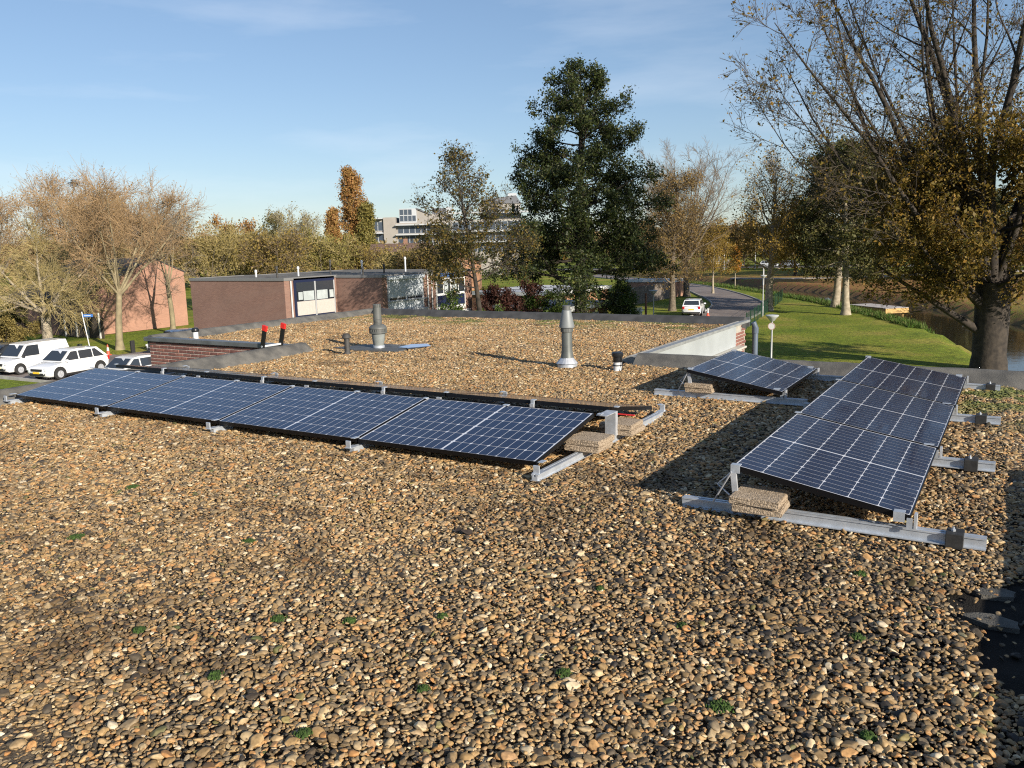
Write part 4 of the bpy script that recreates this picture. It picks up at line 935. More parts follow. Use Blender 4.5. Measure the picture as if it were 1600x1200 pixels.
# ---- big multi-stemmed tree at the right edge
T = Tree(47); T.twr = .012
b, pts = trunk_path(T, 4.6, .80, .84, 6, .015, (0, 0), 1.2)
RX, RY = .8567, .5152           # picture-right on the ground
def big_stem(an_lr, an_fb, L, r0, f, nl, sub, twg, twl, leafy=False):
    dx = math.tan(R_(max(-62, an_lr * 1.16))); dy = math.tan(R_(an_fb)); d = norm((RX * dx - RY * dy, RY * dx + RX * dy, 1)); st = at_path(pts, f)
    st = (st[0] + RX * dx * .5, st[1] + RY * dx * .5, st[2]); r0 *= .72
    sp, dd = T.path(st, d, L, r0, r0 * .10, 12, .06, .075, 10)
    for j in range(nl):
        g = .16 + .82 * (j + T.r.random()) / nl; p = at_path(sp, g); k = int(g * 12); ld = norm(tuple(sp[k + 1][q] - sp[k][q] for q in range(3)))
        T.limb(p, T.side_dir(ld, R_(T.r.uniform(28, 58))), min(L * .36, 5.2) * (1.12 - g * .7) * T.r.uniform(.75, 1.25), max(.022, r0 * .36 * (1 - g * .7)), sub, twg, twl, .10, .055, tiplets=1)
    T.twigs(sp[-3:], twg, twl, .1, .05, 2)
for a in ((-55, -6, 15.5, .15), (-50, 22, 15.5, .15), (-44, 2, 17, .17), (-37, -20, 17.5, .19), (-30, 5, 18.5, .2), (-23, -22, 18.5, .22), (-9, 22, 19, .22), (4, -22, 19, .22), (-52, 8, 16.5, .20), (-47, -14, 17.5, .26), (-41, 16, 17.5, .26), (-34, -5, 18.5, .34), (-27, 18, 18.5, .30), (-20, -10, 19.5, .38), (-13, 6, 20, .42), (-6, -16, 20, .40), (0, 10, 20.5, .42), (8, -6, 20.5, .42), (16, 12, 19.5, .38), (25, -8, 18, .34), (35, 6, 16, .30)):
    big_stem(*a, .97, 9, 6, 5, .9)
# low limbs: a dark arm sweeping out to the left, leafy boughs above
def low_arm(z, an_lr, an_fb, L, r0, sub, up):
    dx = math.sin(R_(an_lr)); d = norm((RX * dx - RY * an_fb, RY * dx + RX * an_fb, math.cos(R_(an_lr)))); T.limb((RX * dx * .6, RY * dx * .6, z), d, L, r0, sub, 6, .8, .09, up)
low_arm(2.0, -62, .1, 6.5, .24, 8, .06); low_arm(3.2, -48, -.25, 6.0, .22, 9, .04)
for k in range(46):
    az = T.r.uniform(0, 6.28); an = R_(T.r.uniform(42, 90)); z = T.r.uniform(3.4, 11.0); L = T.r.uniform(3.4, 5.4)
    T.limb((.5 * math.cos(az), .5 * math.sin(az), z), (math.sin(an) * math.cos(az), math.sin(an) * math.sin(az), math.cos(an)), L, .10, 8, 6, .75, .12, .0, tiplets=1)
def low_leaf(x, y, z):
    lat = x * RX + y * RY; rr = np.hypot(x, y)
    return np.where((z > 3.6) & (z < 14.5 + lat * .35) & (rr < 6.6), np.clip(1.15 - np.maximum(z - 11.0 - lat * .3, 0) * .3, .12, 1) * np.where((z < 5.2) & (rr < 2.2), .5, 1), .07)
lv = T.leaves(13, .145, .18, low_leaf)
finish(T, 'plane_tree', 'huge multi-stemmed tree at the right edge, bare above and brown-leaved below', (-1.1, 50.2, GZ), BARK_D, mat('big_tree_twigs', (.075, .058, .042), .9), AUT, lv, trunk=b)

# ---- trees along the canal
T, b = leader_tree(51, 12.3, 4.3, .42, .28, 34, lambda t: (.75 + .35 * math.sin(min(t / .3, 1) * 1.57)) * (1 - t) ** .45 + .05, 7, 5, .9, 68, 28, .12, .06, .013)
lv = T.leaves(5.5, .17, .22, lambda x, y, z: np.clip(2.3 - z / 5.5, .15, 1.4))
finish(T, 'golden_tree', 'golden-leaved tree with bare top and pale trunk beside the green fence', (-20.9, 83.2, GZ), BARK_L, TW_B, GOLD, lv, trunk=b)
T, b = leader_tree(52, 15.0, 3.9, .40, .30, 38, lambda t: (.85 + .25 * math.sin(min(t / .4, 1) * 1.57)) * (1 - t * t) ** .55 + .05, 8, 5, .8, 84, 45, .12, .02, .012, lean=(.06, .0), tiplets=1)
lv = T.leaves(13, .20, .22)
finish(T, 'dark_leafed_tree', 'tall dark olive tree on the canal bank, leaning trunk, the farther of two', (-15.8, 89.6, GZ), BARK_L, TW_D, DKG, lv, trunk=b)
T, b = leader_tree(53, 13.6, 4.2, .36, .32, 38, lambda t: (.75 + .3 * math.sin(min(t / .4, 1) * 1.57)) * (1 - t) ** .45 + .08, 8, 5, .8, 82, 40, .12, .0, .012, tiplets=1)
lv = T.leaves(12, .19, .22)
finish(T, 'dark_leafed_tree', 'dark olive tree on the canal bank with straight pale trunk, the nearer of two', (-13.4, 81.2, GZ), BARK_L, TW_D, DKG, lv, trunk=b)
# ---- the bare domed tree and its neighbours along the street
T, b = forked_tree(61, 17.4, 6.2, .40, 5.0, 16, 6, 4, 1.1, 40, .05, .06, .014, 7, tiplets=1)
finish(T, 'bare_tree', 'bare tree with a dome of fine grey twigs at the street bend', (-35.6, 101.4, GZ), BARK, TW_B, None, None, trunk=b)
T, b = leader_tree(62, 12.6, 3.0, .34, .22, 34, lambda t: (.8 + .25 * math.sin(min(t / .4, 1) * 1.57)) * (1 - t) ** .5 + .1, 7, 5, .9, 72, 36, .12, .05, .013)
lv = T.leaves(4.0, .15, .25)
finish(T, 'brown_tree', 'brown thin-leaved tree beside the parked white car on the street', (-29.8, 80.6, GZ), BARK, TW_B, leafmat('brown_leaves', [(.18, .125, .045), (.24, .155, .05), (.13, .10, .04)], .3), lv, trunk=b)
T, b = leader_tree(63, 7.8, 2.2, .16, .3, 22, lambda t: (.8 + .25 * math.sin(min(t / .4, 1) * 1.57)) * (1 - t) ** .5 + .1, 6, 4, .6, 70, 36, .12, .03, .012)
lv = T.leaves(6, .15, .2)
finish(T, 'young_golden_tree', 'young golden tree with pale slim trunk on the verge by the street bend', (-34.2, 107.5, GZ), BARK_L, TW_B, GOLD, lv, trunk=b)
T, b = leader_tree(64, 5.6, .75, .08, .38, 16, lambda t: (.7 + .3 * math.sin(min(t / .4, 1) * 1.57)) * (1 - t) ** .5 + .1, 4, 4, .35, 50, 30, .12, .05, .010)
lv = T.leaves(6, .13, .1)
finish(T, 'orange_sapling', 'slim orange sapling standing on the canal verge', (-34.9, 119.9, GZ), BARK_L, TW_B, leafmat('bright_orange_leaves', [(.42, .17, .02), (.5, .24, .03), (.35, .2, .03)], .35), lv, trunk=b)

# ---- left: bare street trees
T, b = forked_tree(71, 12.4, 5.3, .27, 4.6, 9, 7, 5, 1.0, 46, .09, .05, .013, 8, minang=10)
lv = T.leaves(.35, .10, .2)
finish(T, 'bare_tree', 'bare spreading tree with sunlit yellowish trunk in front of the pink gable wall', (-57.9, 38.4, GZ), BARK_Y, TW_O, RUST, lv, trunk=b)
T, b = forked_tree(72, 11.9, 2.3, .24, 4.6, 4, 5, 4, .7, 26, .10, .08, .012, 5)
for k in range(5): T.limb((0, 0, 3.2 + k * .5), T.side_dir((0, 0, 1), R_(75)), 2.2, .05, 5, 4, .6, .14, .04)
finish(T, 'bare_tree', 'slender pale bare tree at the right end of the pink gable wall', (-64.9, 48.4, GZ), BARK_Y, TW_G, None, None, trunk=b)
T, b = forked_tree(73, 8.6, 5.6, .42, 2.9, 9, 7, 5, .9, 70, .12, -.005, .014, 8, minang=12)
lv = T.leaves(.7, .09, .25)
finish(T, 'olive_twigged_tree', 'low wide tree with dense sunlit olive-yellow twigs at the left edge', (-64.2, 36.6, GZ), BARK_L, TW_Y, OLIVE, lv, trunk=b)
def back_bare(seed, H, R, twm): 
    T, b = forked_tree(seed, H, R, .38, 4.0, 8, 5, 5, 1.3, 42, .08, .06, .017, 8); return T, b, T.leaves(.9, .15, .35)
protos = []
for i, (lab, x, y, H, R, tm) in enumerate((('leftmost orange-brown bare tree of the group behind the olive tree', -90.3, 46.2, 13.6, 6.0, TW_O), ('orange-brown bare tree with a crow nest high in its crown', -92.5, 56.2, 14.6, 5.8, TW_O), ('orange-brown bare tree right behind the spreading street tree', -84.0, 56.0, 13.2, 5.2, TW_O), ('orange-brown bare tree behind the roof of the pink gable house', -84.0, 60.5, 11.2, 4.8, TW_B))):
    T, b, lv = back_bare(80 + i, H, R, tm)
    t_ = finish(T, 'bare_tree', lab, (x, y, GZ), BARK, tm, RUST, lv, 'orange-brown bare trees at the left', trunk=b)
    if i == 1:
        nb_ = MB(); q = random.Random(4)
        for k in range(90):
            a = Vector((q.gauss(0, .28), q.gauss(0, .28), q.gauss(0, .2))); d_ = Vector((q.gauss(0, 1), q.gauss(0, 1), q.gauss(0, .4))).normalized() * .3; nb_.tube([a - d_, a + d_], .018, 4)
        tag(nb_.build('bird_nest', TW_D, loc=(-92.5 + 1.3, 56.2 + .8, GZ + 15.0)), 'round twig nest high in the orange-brown bare tree', 'nest')
# ---- the olive wood behind the row houses
def wood_tree(seed, H, R, lm, per, tm, twl=1.2, ls=.22):
    T, b = forked_tree(seed, H, R, .28, 2.4, 8, 4, 4, twl, 44, .09, .05, .020, 6, minang=4, tiplets=1); return T, b, T.leaves(per * 1.15, ls, .4)
for i, (lab, x, y, H, R, lm, per, tm) in enumerate((
    ('olive-twigged bushy tree just right of the slender pale tree, behind the brown gable', -82, 66.5, 9.4, 4.8, OLIVE, 2.2, TW_Y),
    ('olive-twigged bushy tree over the left half of the row-house roofs', -84.5, 73, 9.2, 4.8, OLIVE, 2.4, TW_Y),
    ('olive-gold bushy tree under the pale round-crowned tree', -77, 73.5, 8.8, 4.4, leafmat('olive_gold_leaves', [(.25, .185, .055), (.31, .22, .06), (.16, .135, .045)], .3), 3.0, TW_B),
    ('green-gold bushy tree right of the pale round-crowned tree', -76.5, 80, 8.0, 4.2, leafmat('green_gold_leaves', [(.20, .185, .05), (.27, .22, .06), (.14, .14, .04)], .3), 3.2, TW_Y),
    ('olive bushy tree at the foot of the orange poplar', -74.5, 86.0, 6.6, 4.0, MATS['olive_gold_leaves'], 3.0, TW_B),
    ('pale olive bushy tree in front of the brick houses', -57, 72, 5.6, 3.4, OLIVE, 2.8, TW_Y),
    ('dull gold bushy tree behind the half-bare tree', -50, 66.8, 6.0, 3.0, MATS['olive_gold_leaves'], 3.4, TW_B))):
    T, b, lv = wood_tree(100 + i, H, R, lm, per, tm); finish(T, 'bushy_tree', lab, (x, y, GZ), BARK, tm, lm, lv, 'olive wood behind the row houses', trunk=b)
T, b = forked_tree(111, 12.2, 3.9, .3, 4, 9, 5, 5, 1.1, 36, .08, .06, .017, 6, tiplets=1); lv = T.leaves(1.2, .2, .3)
finish(T, 'pale_tree', 'pale silvery round-crowned bare tree rising over the olive wood', (-87.7, 87.1, GZ), BARK_L, mat('pale_twigs', (.30, .26, .17), .9), OLIVE, lv, trunk=b)
def poplar(seed, H, R, lab, loc, lm, per=8):
    T, b = leader_tree(seed, H, R, .3, .08, 52, lambda t: (.6 + .45 * math.sin(min(t / .35, 1) * 1.57)) * (1 - t) ** .33 + .06, 4, 4, .8, 32, 14, .09, .10, .016, tiplets=1)
    lv = T.leaves(per * 1.3, .27, .28); return finish(T, 'poplar_tree', lab, loc, BARK, TW_O, lm, lv, 'poplars', trunk=b)
poplar(121, 18.8, 2.1, 'tall narrow orange poplar left of the apartment block', (-94.6, 106.4, GZ), ORNG)
poplar(122, 12.6, 1.0, 'small orange poplar at the left foot of the tall poplar', (-95.6, 103.0, GZ), ORNG, 7)
poplar(123, 13.2, 1.3, 'green-gold poplar at the right foot of the tall orange poplar', (-91.0, 106.0, GZ), MATS['green_gold_leaves'], 8)
for lab, x, y, H, R, lm, sd_ in (('small red-brown tree top peeping over the olive wood', -127, 110, 12.8, 3.4, ORNG, 131), ('dark green tree top peeping over the olive wood', -114, 106.2, 13.0, 2.6, DKG, 132)):
    T, b, lv = wood_tree(sd_, H, R, lm, 6, TW_B, 1.1, .35); finish(T, 'distant_tree', lab, (x, y, GZ), BARK, TW_B, lm, lv, trunk=b)
# ---- shrubs in the gardens
def shrub(seed, H, R, lm, per, ls, lab, loc, name='shrub', tm=TW_D):
    T, b = forked_tree(seed, H, R, .07, H * .22, 8, 4, 4, .4, 55, .12, .03, .008, 4, minang=4, tiplets=1); lv = T.leaves(per * 1.8, ls, .13)
    return finish(T, name, lab, loc, BARK_D, tm, lm, lv, trunk=b)
shrub(141, 5.0, 1.6, PURP, 9, .12, 'dark maroon-leaved maple bush left of the white roof', (-28.9, 47.6, GZ), 'maple_bush')
shrub(142, 3.6, 1.0, REDL, 8, .10, 'bright red shrub beside the maroon maple bush', (-29.6, 52.0, GZ))
shrub(143, 5.5, .85, GRN, 9, .11, 'tall green shrub against the right end of the row houses', (-28.3, 41.9, GZ))
shrub(144, 3.7, 1.6, GRN, 9, .11, 'yellow-green shrub in front of the orange brick garage', (-27.9, 50.2, GZ))
shrub(145, 3.4, .9, GRN, 8, .11, 'low green shrub at the foot of the half-bare tree', (-26.6, 43.6, GZ))
T, b = leader_tree(146, 3.9, 1.4, .07, .1, 26, lambda t: (1 - t) ** .8 + .06, 5, 4, .35, 80, 50, .1, .0, .007)
finish(T, 'young_conifer', 'small bushy green conifer right of the dark alder trunk', (-24.9, 57.0, GZ), BARK_D, TW_D, GRN, T.leaves(7, .10, .1), trunk=b)
for i, (x, y, H, R, lm, lab) in enumerate(((-66.5, 34.4, 2.2, 1.9, OLIVE, 'rough brown-green shrub under the olive tree at the left edge'), (-70.5, 36.6, 2.8, 2.0, DKG, 'dark green hedge shrub left of the timber fence'), (-73, 34.0, 2.6, 2.2, OLIVE, 'dry straw-coloured shrub in the left corner'))):
    shrub(150 + i, H, R, lm, 6, .13, lab, (x, y, GZ), tm=TW_Y)
# ---- distant trees across the canal: two shapes, turned and scaled
FT = []
for i, (lm, tm) in enumerate(((GOLD, TW_B), (MATS['brown_leaves'], TW_B), (DKG, TW_D), (ORNG, TW_B))):
    T, b, lv = wood_tree(160 + i, 11.5, 5.6, lm, 4.5, tm, 1.5, .48); FT.append((T, b, lv, lm, tm))
far = [(-61, 186, 0, 'golden far tree left of the white shop'), (-57, 203, 1, 'brown far tree behind the red sign'), (-50, 214, 0, 'golden far tree across the main road, behind the street lamp'), (-43.5, 207, 1, 'brown far tree across the main road, left of the golden tree'), (-35, 158, 0, 'golden far tree on the far canal bank with dark trunk'), (-28, 182, 3, 'orange far tree beyond the footpath'), (-24, 205, 1, 'brown far tree behind the two dark olive trees'), (-15, 222, 0, 'golden far tree above the yellow bin row'), (-5, 205, 1, 'brown far tree left of the big plane trunk'), (6, 214, 2, 'dark far tree behind the big plane tree'), (-68, 222, 3, 'orange far tree behind the shop'), (-80, 196, 1, 'brown far tree left of the shed'), (-98, 180, 0, 'golden far tree behind the alder'), (-17.4, 136, 2, 'dark far tree on the bank behind the leaning trunk'), (-25, 166, 0, 'golden far tree with slim trunk on the leafy bank'), (-7, 152, 2, 'dark far tree on the far bank, left of the plane trunk'), (1.5, 143, 1, 'brown far tree on the far bank behind the plane trunk'), (9, 152, 0, 'golden far tree on the far bank, right of the plane trunk'), (-12, 168, 1, 'brown far tree behind the timber landing stage'), (-112, 168, 1, 'brown far tree between the alder and the apartment block'), (-90, 214, 2, 'dark far tree behind the bare domed tree'), (-36, 236, 2, 'dark far tree in the farthest row'), (-58, 238, 1, 'brown far tree in the farthest row, above the shop'), (14, 180, 0, 'golden far tree at the right edge, behind the plane tree')]
first = {}
q = random.Random(9)
for x, y, k, lab in far:
    if k not in first:
        T, b, lv, lm, tm = FT[k]; t_ = finish(T, 'distant_tree', lab, (x, y, GZ), BARK_D, tm, lm, lv, 'far trees beyond the canal', trunk=b); first[k] = t_
    else:
        t_ = copy_tree(first[k]); t_.location = (x, y, GZ); t_['label'] = lab
    t_.rotation_euler = (0, 0, q.uniform(0, 6.28)); s_ = q.uniform(.85, 1.1); t_.scale = (s_, s_, s_ * q.uniform(.85, 1.05))
# a far wood closes the horizon
WV, WF = [], []
gq = np.random.default_rng(77)
def far_mass(P0, P1, n, hmin, hmax, size):
    t = gq.random(n); x = P0[0] + (P1[0] - P0[0]) * t + gq.normal(0, 9, n); y = P0[1] + (P1[1] - P0[1]) * t + gq.normal(0, 9, n)
    hh = hmin + (hmax - hmin) * (vnoise(x + y * .6, x * 0, 13, 3) * .6 + vnoise(x + y * .6, x * 0, 4, 4) * .4); z = GZ + hh * np.sqrt(gq.random(n))
    c = np.stack([x, y, z], -1); d = gq.normal(0, 1, (n, 3)); d /= np.linalg.norm(d, axis=1)[:, None]; e = np.cross(d, gq.normal(0, 1, (n, 3))); e /= np.linalg.norm(e, axis=1)[:, None]
    L = size * np.exp(gq.normal(0, .3, (n, 1))); return np.stack([c - d * L, c + e * L * .7, c + d * L, c - e * L * .7], 1).reshape(-1, 3)
V = np.vstack([far_mass((-330, 150), (-190, 300), 14000, 7, 14, .8), far_mass((-190, 300), (-40, 330), 12000, 8, 13, .8), far_mass((-40, 330), (160, 300), 12000, 8, 14, .8), far_mass((-230, 60), (-330, 150), 10000, 8, 15, .8), far_mass((-165, 92), (-118, 130), 9000, 6, 9.5, .4)])
tag(np_mesh('far_wood', V, np.arange(len(V)).reshape(-1, 4), leafmat('far_wood_leaves', [(.18, .15, .07), (.24, .18, .085), (.27, .18, .085), (.16, .14, .07)], .25)), 'hazy brown-olive line of woods along the horizon', 'wood', kind='stuff')

# tall grass along the near bank
gq = np.random.default_rng(5); n = 15000
ci = gq.integers(20, len(cl) - 12, n); base = cl[ci] + (cl[ci + 1] - cl[ci]) * gq.random((n, 1)); tn = cl[ci + 1] - cl[ci]; tn /= np.linalg.norm(tn, axis=1)[:, None]; nrm = np.stack([-tn[:, 1], tn[:, 0]], -1)
off = gq.uniform(4.2, 6.8, n); sgn = np.sign((nrm[:, 0] < 0) - .5); xy = base + nrm * (off * sgn)[:, None]
z = ground_z(xy[:, 0], xy[:, 1]); L = gq.uniform(.25, .75, n) * np.clip(1.3 - np.abs(np.abs(off) - 5.2) * .5, .4, 1); a = gq.uniform(0, 6.283, n); wv = np.stack([np.cos(a), np.sin(a), 0 * a], -1) * .035; tip = np.stack([gq.normal(0, .16, n), gq.normal(0, .16, n), L], -1)
p = np.stack([xy[:, 0], xy[:, 1], z - .03], -1); V = np.stack([p - wv, p + wv, p + tip * .55 + wv * .8, p + tip], 1).reshape(-1, 3)
tag(np_mesh('bank_grass', V, np.arange(n * 4).reshape(-1, 4), leafmat('bank_grass_blades', [(.05, .11, .014), (.075, .15, .02), (.10, .15, .03), (.16, .14, .05)], .3)), 'tall green grass along the canal bank', 'grass', kind='stuff')

# ------------------------------------------------------------------ vehicles
def car(label, loc, rz, Lc=4.3, Wd=1.8, Hh=1.62, paint=(.80, .80, .80), kind='suv', group='parked cars', cat='car'):
    PAINT = mat('car_paint_%.2f_%.2f_%.2f' % paint, paint, .25, coat=.8)
    r = thing('parked_car' if cat == 'car' else 'parked_van', label, cat, loc, rz, group)
    h = Lc / 2; w_ = Wd / 2; g = .20 if kind != 'hatch' else .17
    belt = Hh * (.60 if kind != 'van' else .56); hood = belt * (.97 if kind == 'van' else .93)
    # lower body: stations front (+x) to rear
    st = [(h, .70, .42, hood * .62), (h - .06, .86, .30, hood * .78), (h - .22, .95, g + .02, hood * .90), (h - .75, 1, g, hood * .985), (h - 1.15, 1, g, belt), (0, 1, g, belt), (-h + .9, 1, g, belt), (-h + .25, .97, g + .03, belt), (-h + .06, .90, .32, belt * .96), (-h, .80, .42, belt * .85)]
    V = []; F = []; k = 11
    for x, ws, z0, z1 in st:
        ww = w_ * ws; zz = z1 - z0
        ring = [(ww * .86, z0), (ww * .97, z0 + zz * .16), (ww, z0 + zz * .45), (ww * .985, z0 + zz * .75), (ww * .93, z1 - .02), (0, z1 + .03)]
        pts_ = [(-y, z) for y, z in ring[:-1]] + [ring[-1]] + [(y, z) for y, z in ring[:-1][::-1]]
        V += [(x, y, z) for y, z in pts_]
    for i in range(len(st) - 1):
        for j in range(k): a, c = i * k + j, i * k + (j + 1) % k; F.append((a, c, c + k, a + k))
    F += [tuple(range(k)), tuple(range((len(st) - 1) * k, len(st) * k))]
    MB().add(V, F).build('body', PAINT, r, True)
    # greenhouse
    if kind == 'van': prof = [(h - .78, belt), (h - 1.42, Hh - .06), (h - 1.85, Hh), (-h + .25, Hh), (-h + .04, belt)]
    elif kind == 'suv': prof = [(h - 1.0, belt), (h - 1.72, Hh - .06), (h - 2.2, Hh), (-h + .75, Hh - .05), (-h + .10, belt)]
    else: prof = [(h - 1.02, belt), (h - 1.75, Hh - .06), (h - 2.2, Hh), (-h + .55, Hh - .07), (-h + .08, belt)]
    def gy(z): t = (z - belt) / (Hh - belt); return w_ * (.925 - (.17 if kind != 'van' else .10) * t)
    V = []; n_ = len(prof)
    for s in (-1, 1): V += [(x, s * gy(z), z) for x, z in prof]
    V += [(prof[2][0], 0, Hh + .03), (prof[3][0], 0, prof[3][1] + .03), (prof[1][0] + .05, 0, prof[1][1] + .02)]
    a = [n_ + i for i in range(n_)]; i0, i1, i2 = 2 * n_, 2 * n_ + 1, 2 * n_ + 2
    F = [(0, 1, 2, 3, 4), tuple(a), (0, a[0], a[1], i2, 1), (1, i2, i0, 2), (i2, a[1], a[2], i0), (2, i0, i1, 3), (i0, a[2], a[3], i1), (3, i1, a[3], a[4], 4), (4, a[4], a[0], 0)]
    cabin = MB().add(V, F).build('cabin', PAINT, r, True)
    def lerp(p, q, t): return (p[0] + (q[0] - p[0]) * t, p[1] + (q[1] - p[1]) * t)
    def glass(nm, q, off): MB().add([tuple(c + o for c, o in zip(v, off)) for v in q] , [tuple(range(len(q)))]).build(nm, GLASS, cabin)
    A, B, D, E_ = prof[0], prof[1], prof[3], prof[4]
    p0, p1 = lerp(A, B, .10), lerp(A, B, .92); glass('windscreen', [(p0[0], -gy(p0[1]) * .93, p0[1]), (p0[0], gy(p0[1]) * .93, p0[1]), (p1[0], gy(p1[1]) * .93, p1[1]), (p1[0], -gy(p1[1]) * .93, p1[1])], (.025, 0, .022))
    p0, p1 = lerp(E_, D, .22), lerp(E_, D, .9); glass('rear_window', [(p0[0], -gy(p0[1]) * .88, p0[1]), (p0[0], gy(p0[1]) * .88, p0[1]), (p1[0], gy(p1[1]) * .88, p1[1]), (p1[0], -gy(p1[1]) * .88, p1[1])], (-.02, 0, .012))
    z0 = belt + .05; zt = Hh - .12
    def xf(z): return A[0] + (B[0] - A[0]) * (z - belt) / (B[1] - belt)
    def xr(z): return E_[0] + (D[0] - E_[0]) * (z - belt) / (D[1] - belt)
    cuts = [(xf(z0) - .16, xf(zt) - .14), (-.05 if kind != 'van' else h - 2.25,) * 2]
    wins = [((xf(z0) - .16, xf(zt) - .12), (cuts[1][0] + .04, cuts[1][0] + .04))]
    if kind != 'van': wins += [((-.09, -.09), (-1.0, -1.0)), ((-1.06, -1.06), (xr(z0) + .22, xr(zt) + .22))]
    for s in (-1, 1):
        for (xa, xb), (xc, xd) in wins: glass('side_window', [(xa, s * gy(z0), z0), (xb, s * gy(zt), zt), (xd, s * gy(zt), zt), (xc, s * gy(z0), z0)], (0, s * .012, 0))
    # wheels
    wr = .34 if kind == 'suv' else .31; fx, rx_ = h - .82, -h + .78
    for x in (fx, rx_):
        for s in (-1, 1):
            y = s * (w_ - .10)
            ar = MB().lathe([(wr + .075, -.012), (wr + .075, .012)], 22, (x, s * (w_ - .004), wr + .02), 'y'); ar.v = [(a_, b_, max(c_, .19)) for a_, b_, c_ in ar.v]; ar.build('wheel_arch', RUBBER, r)
            wh = MB().lathe([(wr * .62, -.11), (wr, -.09), (wr, .09), (wr * .62, .118)], 22, (x, y + s * .02, wr), 'y').build('wheel', RUBBER, r, True)
            b = MB().lathe([(wr * .62, -.01), (wr * .60, .012), (wr * .2, .006)], 18, (x, y + s * .135, wr), 'y')
            for q in range(5): t = 6.283 * q / 5; b.box((x + math.cos(t) * wr * .33, y + s * .145, wr + math.sin(t) * wr * .33), (.07, .02, .07))
            b.build('rim', ALU_D, wh)
    # face and tail
    TRIM = mat('black_trim', (.02, .02, .022), .5)
    MB().b2(h - .12, h + .012, -w_ * .5, w_ * .5, hood * .60, hood * .76, .01).build('grille', TRIM, r)
    MB().b2(h - .14, h + .015, -w_ * .62, w_ * .62, .30, .46, .01).build('bumper_grille', TRIM, r)
    MB().b2(h - .1, h + .026, -.26, .26, hood * .47, hood * .47 + .11).build('number_plate', mat('yellow_plate', (.80, .52, .03), .4), r)
    for s in (-1, 1):
        MB().box((h - .15, s * w_ * .72, hood * .74), (.26, .34, .15), rz=-s * .45, bev=.03).build('headlight', mat('headlight_glass', (.55, .58, .60), .1, coat=.6), r)
        MB().lathe([(.07, -.01), (.07, .01)], 12, (h - .02, s * w_ * .70, .42), 'x').build('fog_light', mat('lamp_dark', (.08, .08, .09), .2), r)
        MB().box((xf(belt) - .30, s * (w_ + .06), belt + .07), (.12, .20, .14), bev=.03).build('mirror', PAINT if kind != 'van' else TRIM, r)
        MB().box((-h + .05, s * w_ * .80, belt * .86), (.16, .20, .26), bev=.03).build('tail_light', mat('tail_light_red', (.45, .02, .02), .2), r)
        for x in (.25, -.75): MB().b2(x - .1, x + .1, s * (w_ - .005), s * (w_ + .02), belt - .15, belt - .12).build('door_handle', PAINT, r)
        MB().b2(rx_ + .45, fx - .45, s * (w_ * .93), s * (w_ * .985), g + .0, g + .12).build('sill_trim', TRIM, r)
    MB().b2(-h - .012, -h + .1, -.26, .26, belt * .62, belt * .62 + .11).build('number_plate', MATS['yellow_plate'], r)
    MB().b2(-h + .0, -h + .12, -w_ * .9, w_ * .9, .26, .40, .02).build('rear_bumper', TRIM, r)
    return r
D_ = -math.pi / 2                       # nose towards -y
GP = GZ + .09
car('white compact SUV parked nose towards the roof, between van and silver hatchback', (-48.15, 28.55, GP), D_ + .13, 4.35, 1.82, 1.64, (.78, .79, .80), 'suv')
car('white panel van parked at the left edge beside the SUV', (-52.6, 28.8, GP), D_ + .10, 4.4, 1.80, 1.82, (.76, .77, .78), 'van', cat='van')
car('silver-white hatchback half hidden behind the first solar panel', (-41.9, 28.3, GP), D_ + .08, 4.2, 1.76, 1.52, (.62, .63, .64), 'hatch')
car('white car by the lawn, only its front showing left of the brick wall', (-52.15, 39.2, GP), D_ + .05, 4.3, 1.80, 1.55, (.76, .77, .78), 'suv')
car('dark car at the far left, mostly hidden by the white van', (-56.6, 29.3, GP), D_ + .08, 4.2, 1.76, 1.50, (.02, .022, .026), 'hatch')
car('white hatchback seen from behind on the street by the canal', (-26.4, 77.2, GZ + .07), math.pi / 2 + .22, 4.2, 1.80, 1.52, (.74, .75, .76), 'hatch')
for i, (x, y, c, lab) in enumerate(((-50.6, 201.4, (.55, .58, .62), 'silver car on the distant main road, left one'), (-46.0, 201.8, (.30, .33, .38), 'blue-grey car on the distant main road, right one'), (-58.5, 200.0, (.04, .04, .045), 'dark car on the distant main road below the white sign'))):
    car(lab, (x, y, GZ + .12), .08, 4.3, 1.8, 1.5, c, 'hatch', 'cars on the main road')

# ------------------------------------------------------------------ street furniture
LAMPG = mat('galvanised_pole', (.32, .33, .33), .5, .4, var=.1, vscale=2)
def lamp(label, x, y, Hh, sign=False):
    r = thing('street_lamp', label, 'street lamp', (x, y, GZ), group='mushroom-headed street lamps')
    MB().lathe([(.075, 0), (.075, .9), (.05, .95), (.042, Hh - .12)], 14).build('pole', LAMPG, r, True)
    hd = MB().lathe([(.05, Hh - .2), (.10, Hh - .17), (.22, Hh - .02), (.30, Hh + .05), (.305, Hh + .075), (.28, Hh + .10), (.05, Hh + .125)], 24).build('head', mat('lamp_head_grey', (.42, .44, .45), .4), r, True)
    MB().lathe([(.09, Hh - .16), (.20, Hh - .035), (.21, Hh - .03)], 20).build('diffuser', mat('lamp_diffuser', (.7, .7, .68), .3), hd, True)
    if sign:
        MB().lathe([(.165, -.012), (.165, 0)], 24, (0, -.06, Hh - .42), 'y').build('sign_disc', mat('sign_white', (.72, .70, .68), .5), r)
        MB().lathe([(.167, -.016), (.140, -.0165), (.140, -.013), (.167, -.013)], 24, (0, -.06, Hh - .42), 'y', cap=False).build('sign_rim', mat('sign_pink', (.62, .40, .38), .5), r)
    return r
lamp('grey mushroom street lamp with a round white sign, beside the near lawn', -9.78, 39.7, 3.5, True)
lamp('grey mushroom street lamp in front of the brown tree, left of the white hatchback', -22.72, 57.57, 3.48)
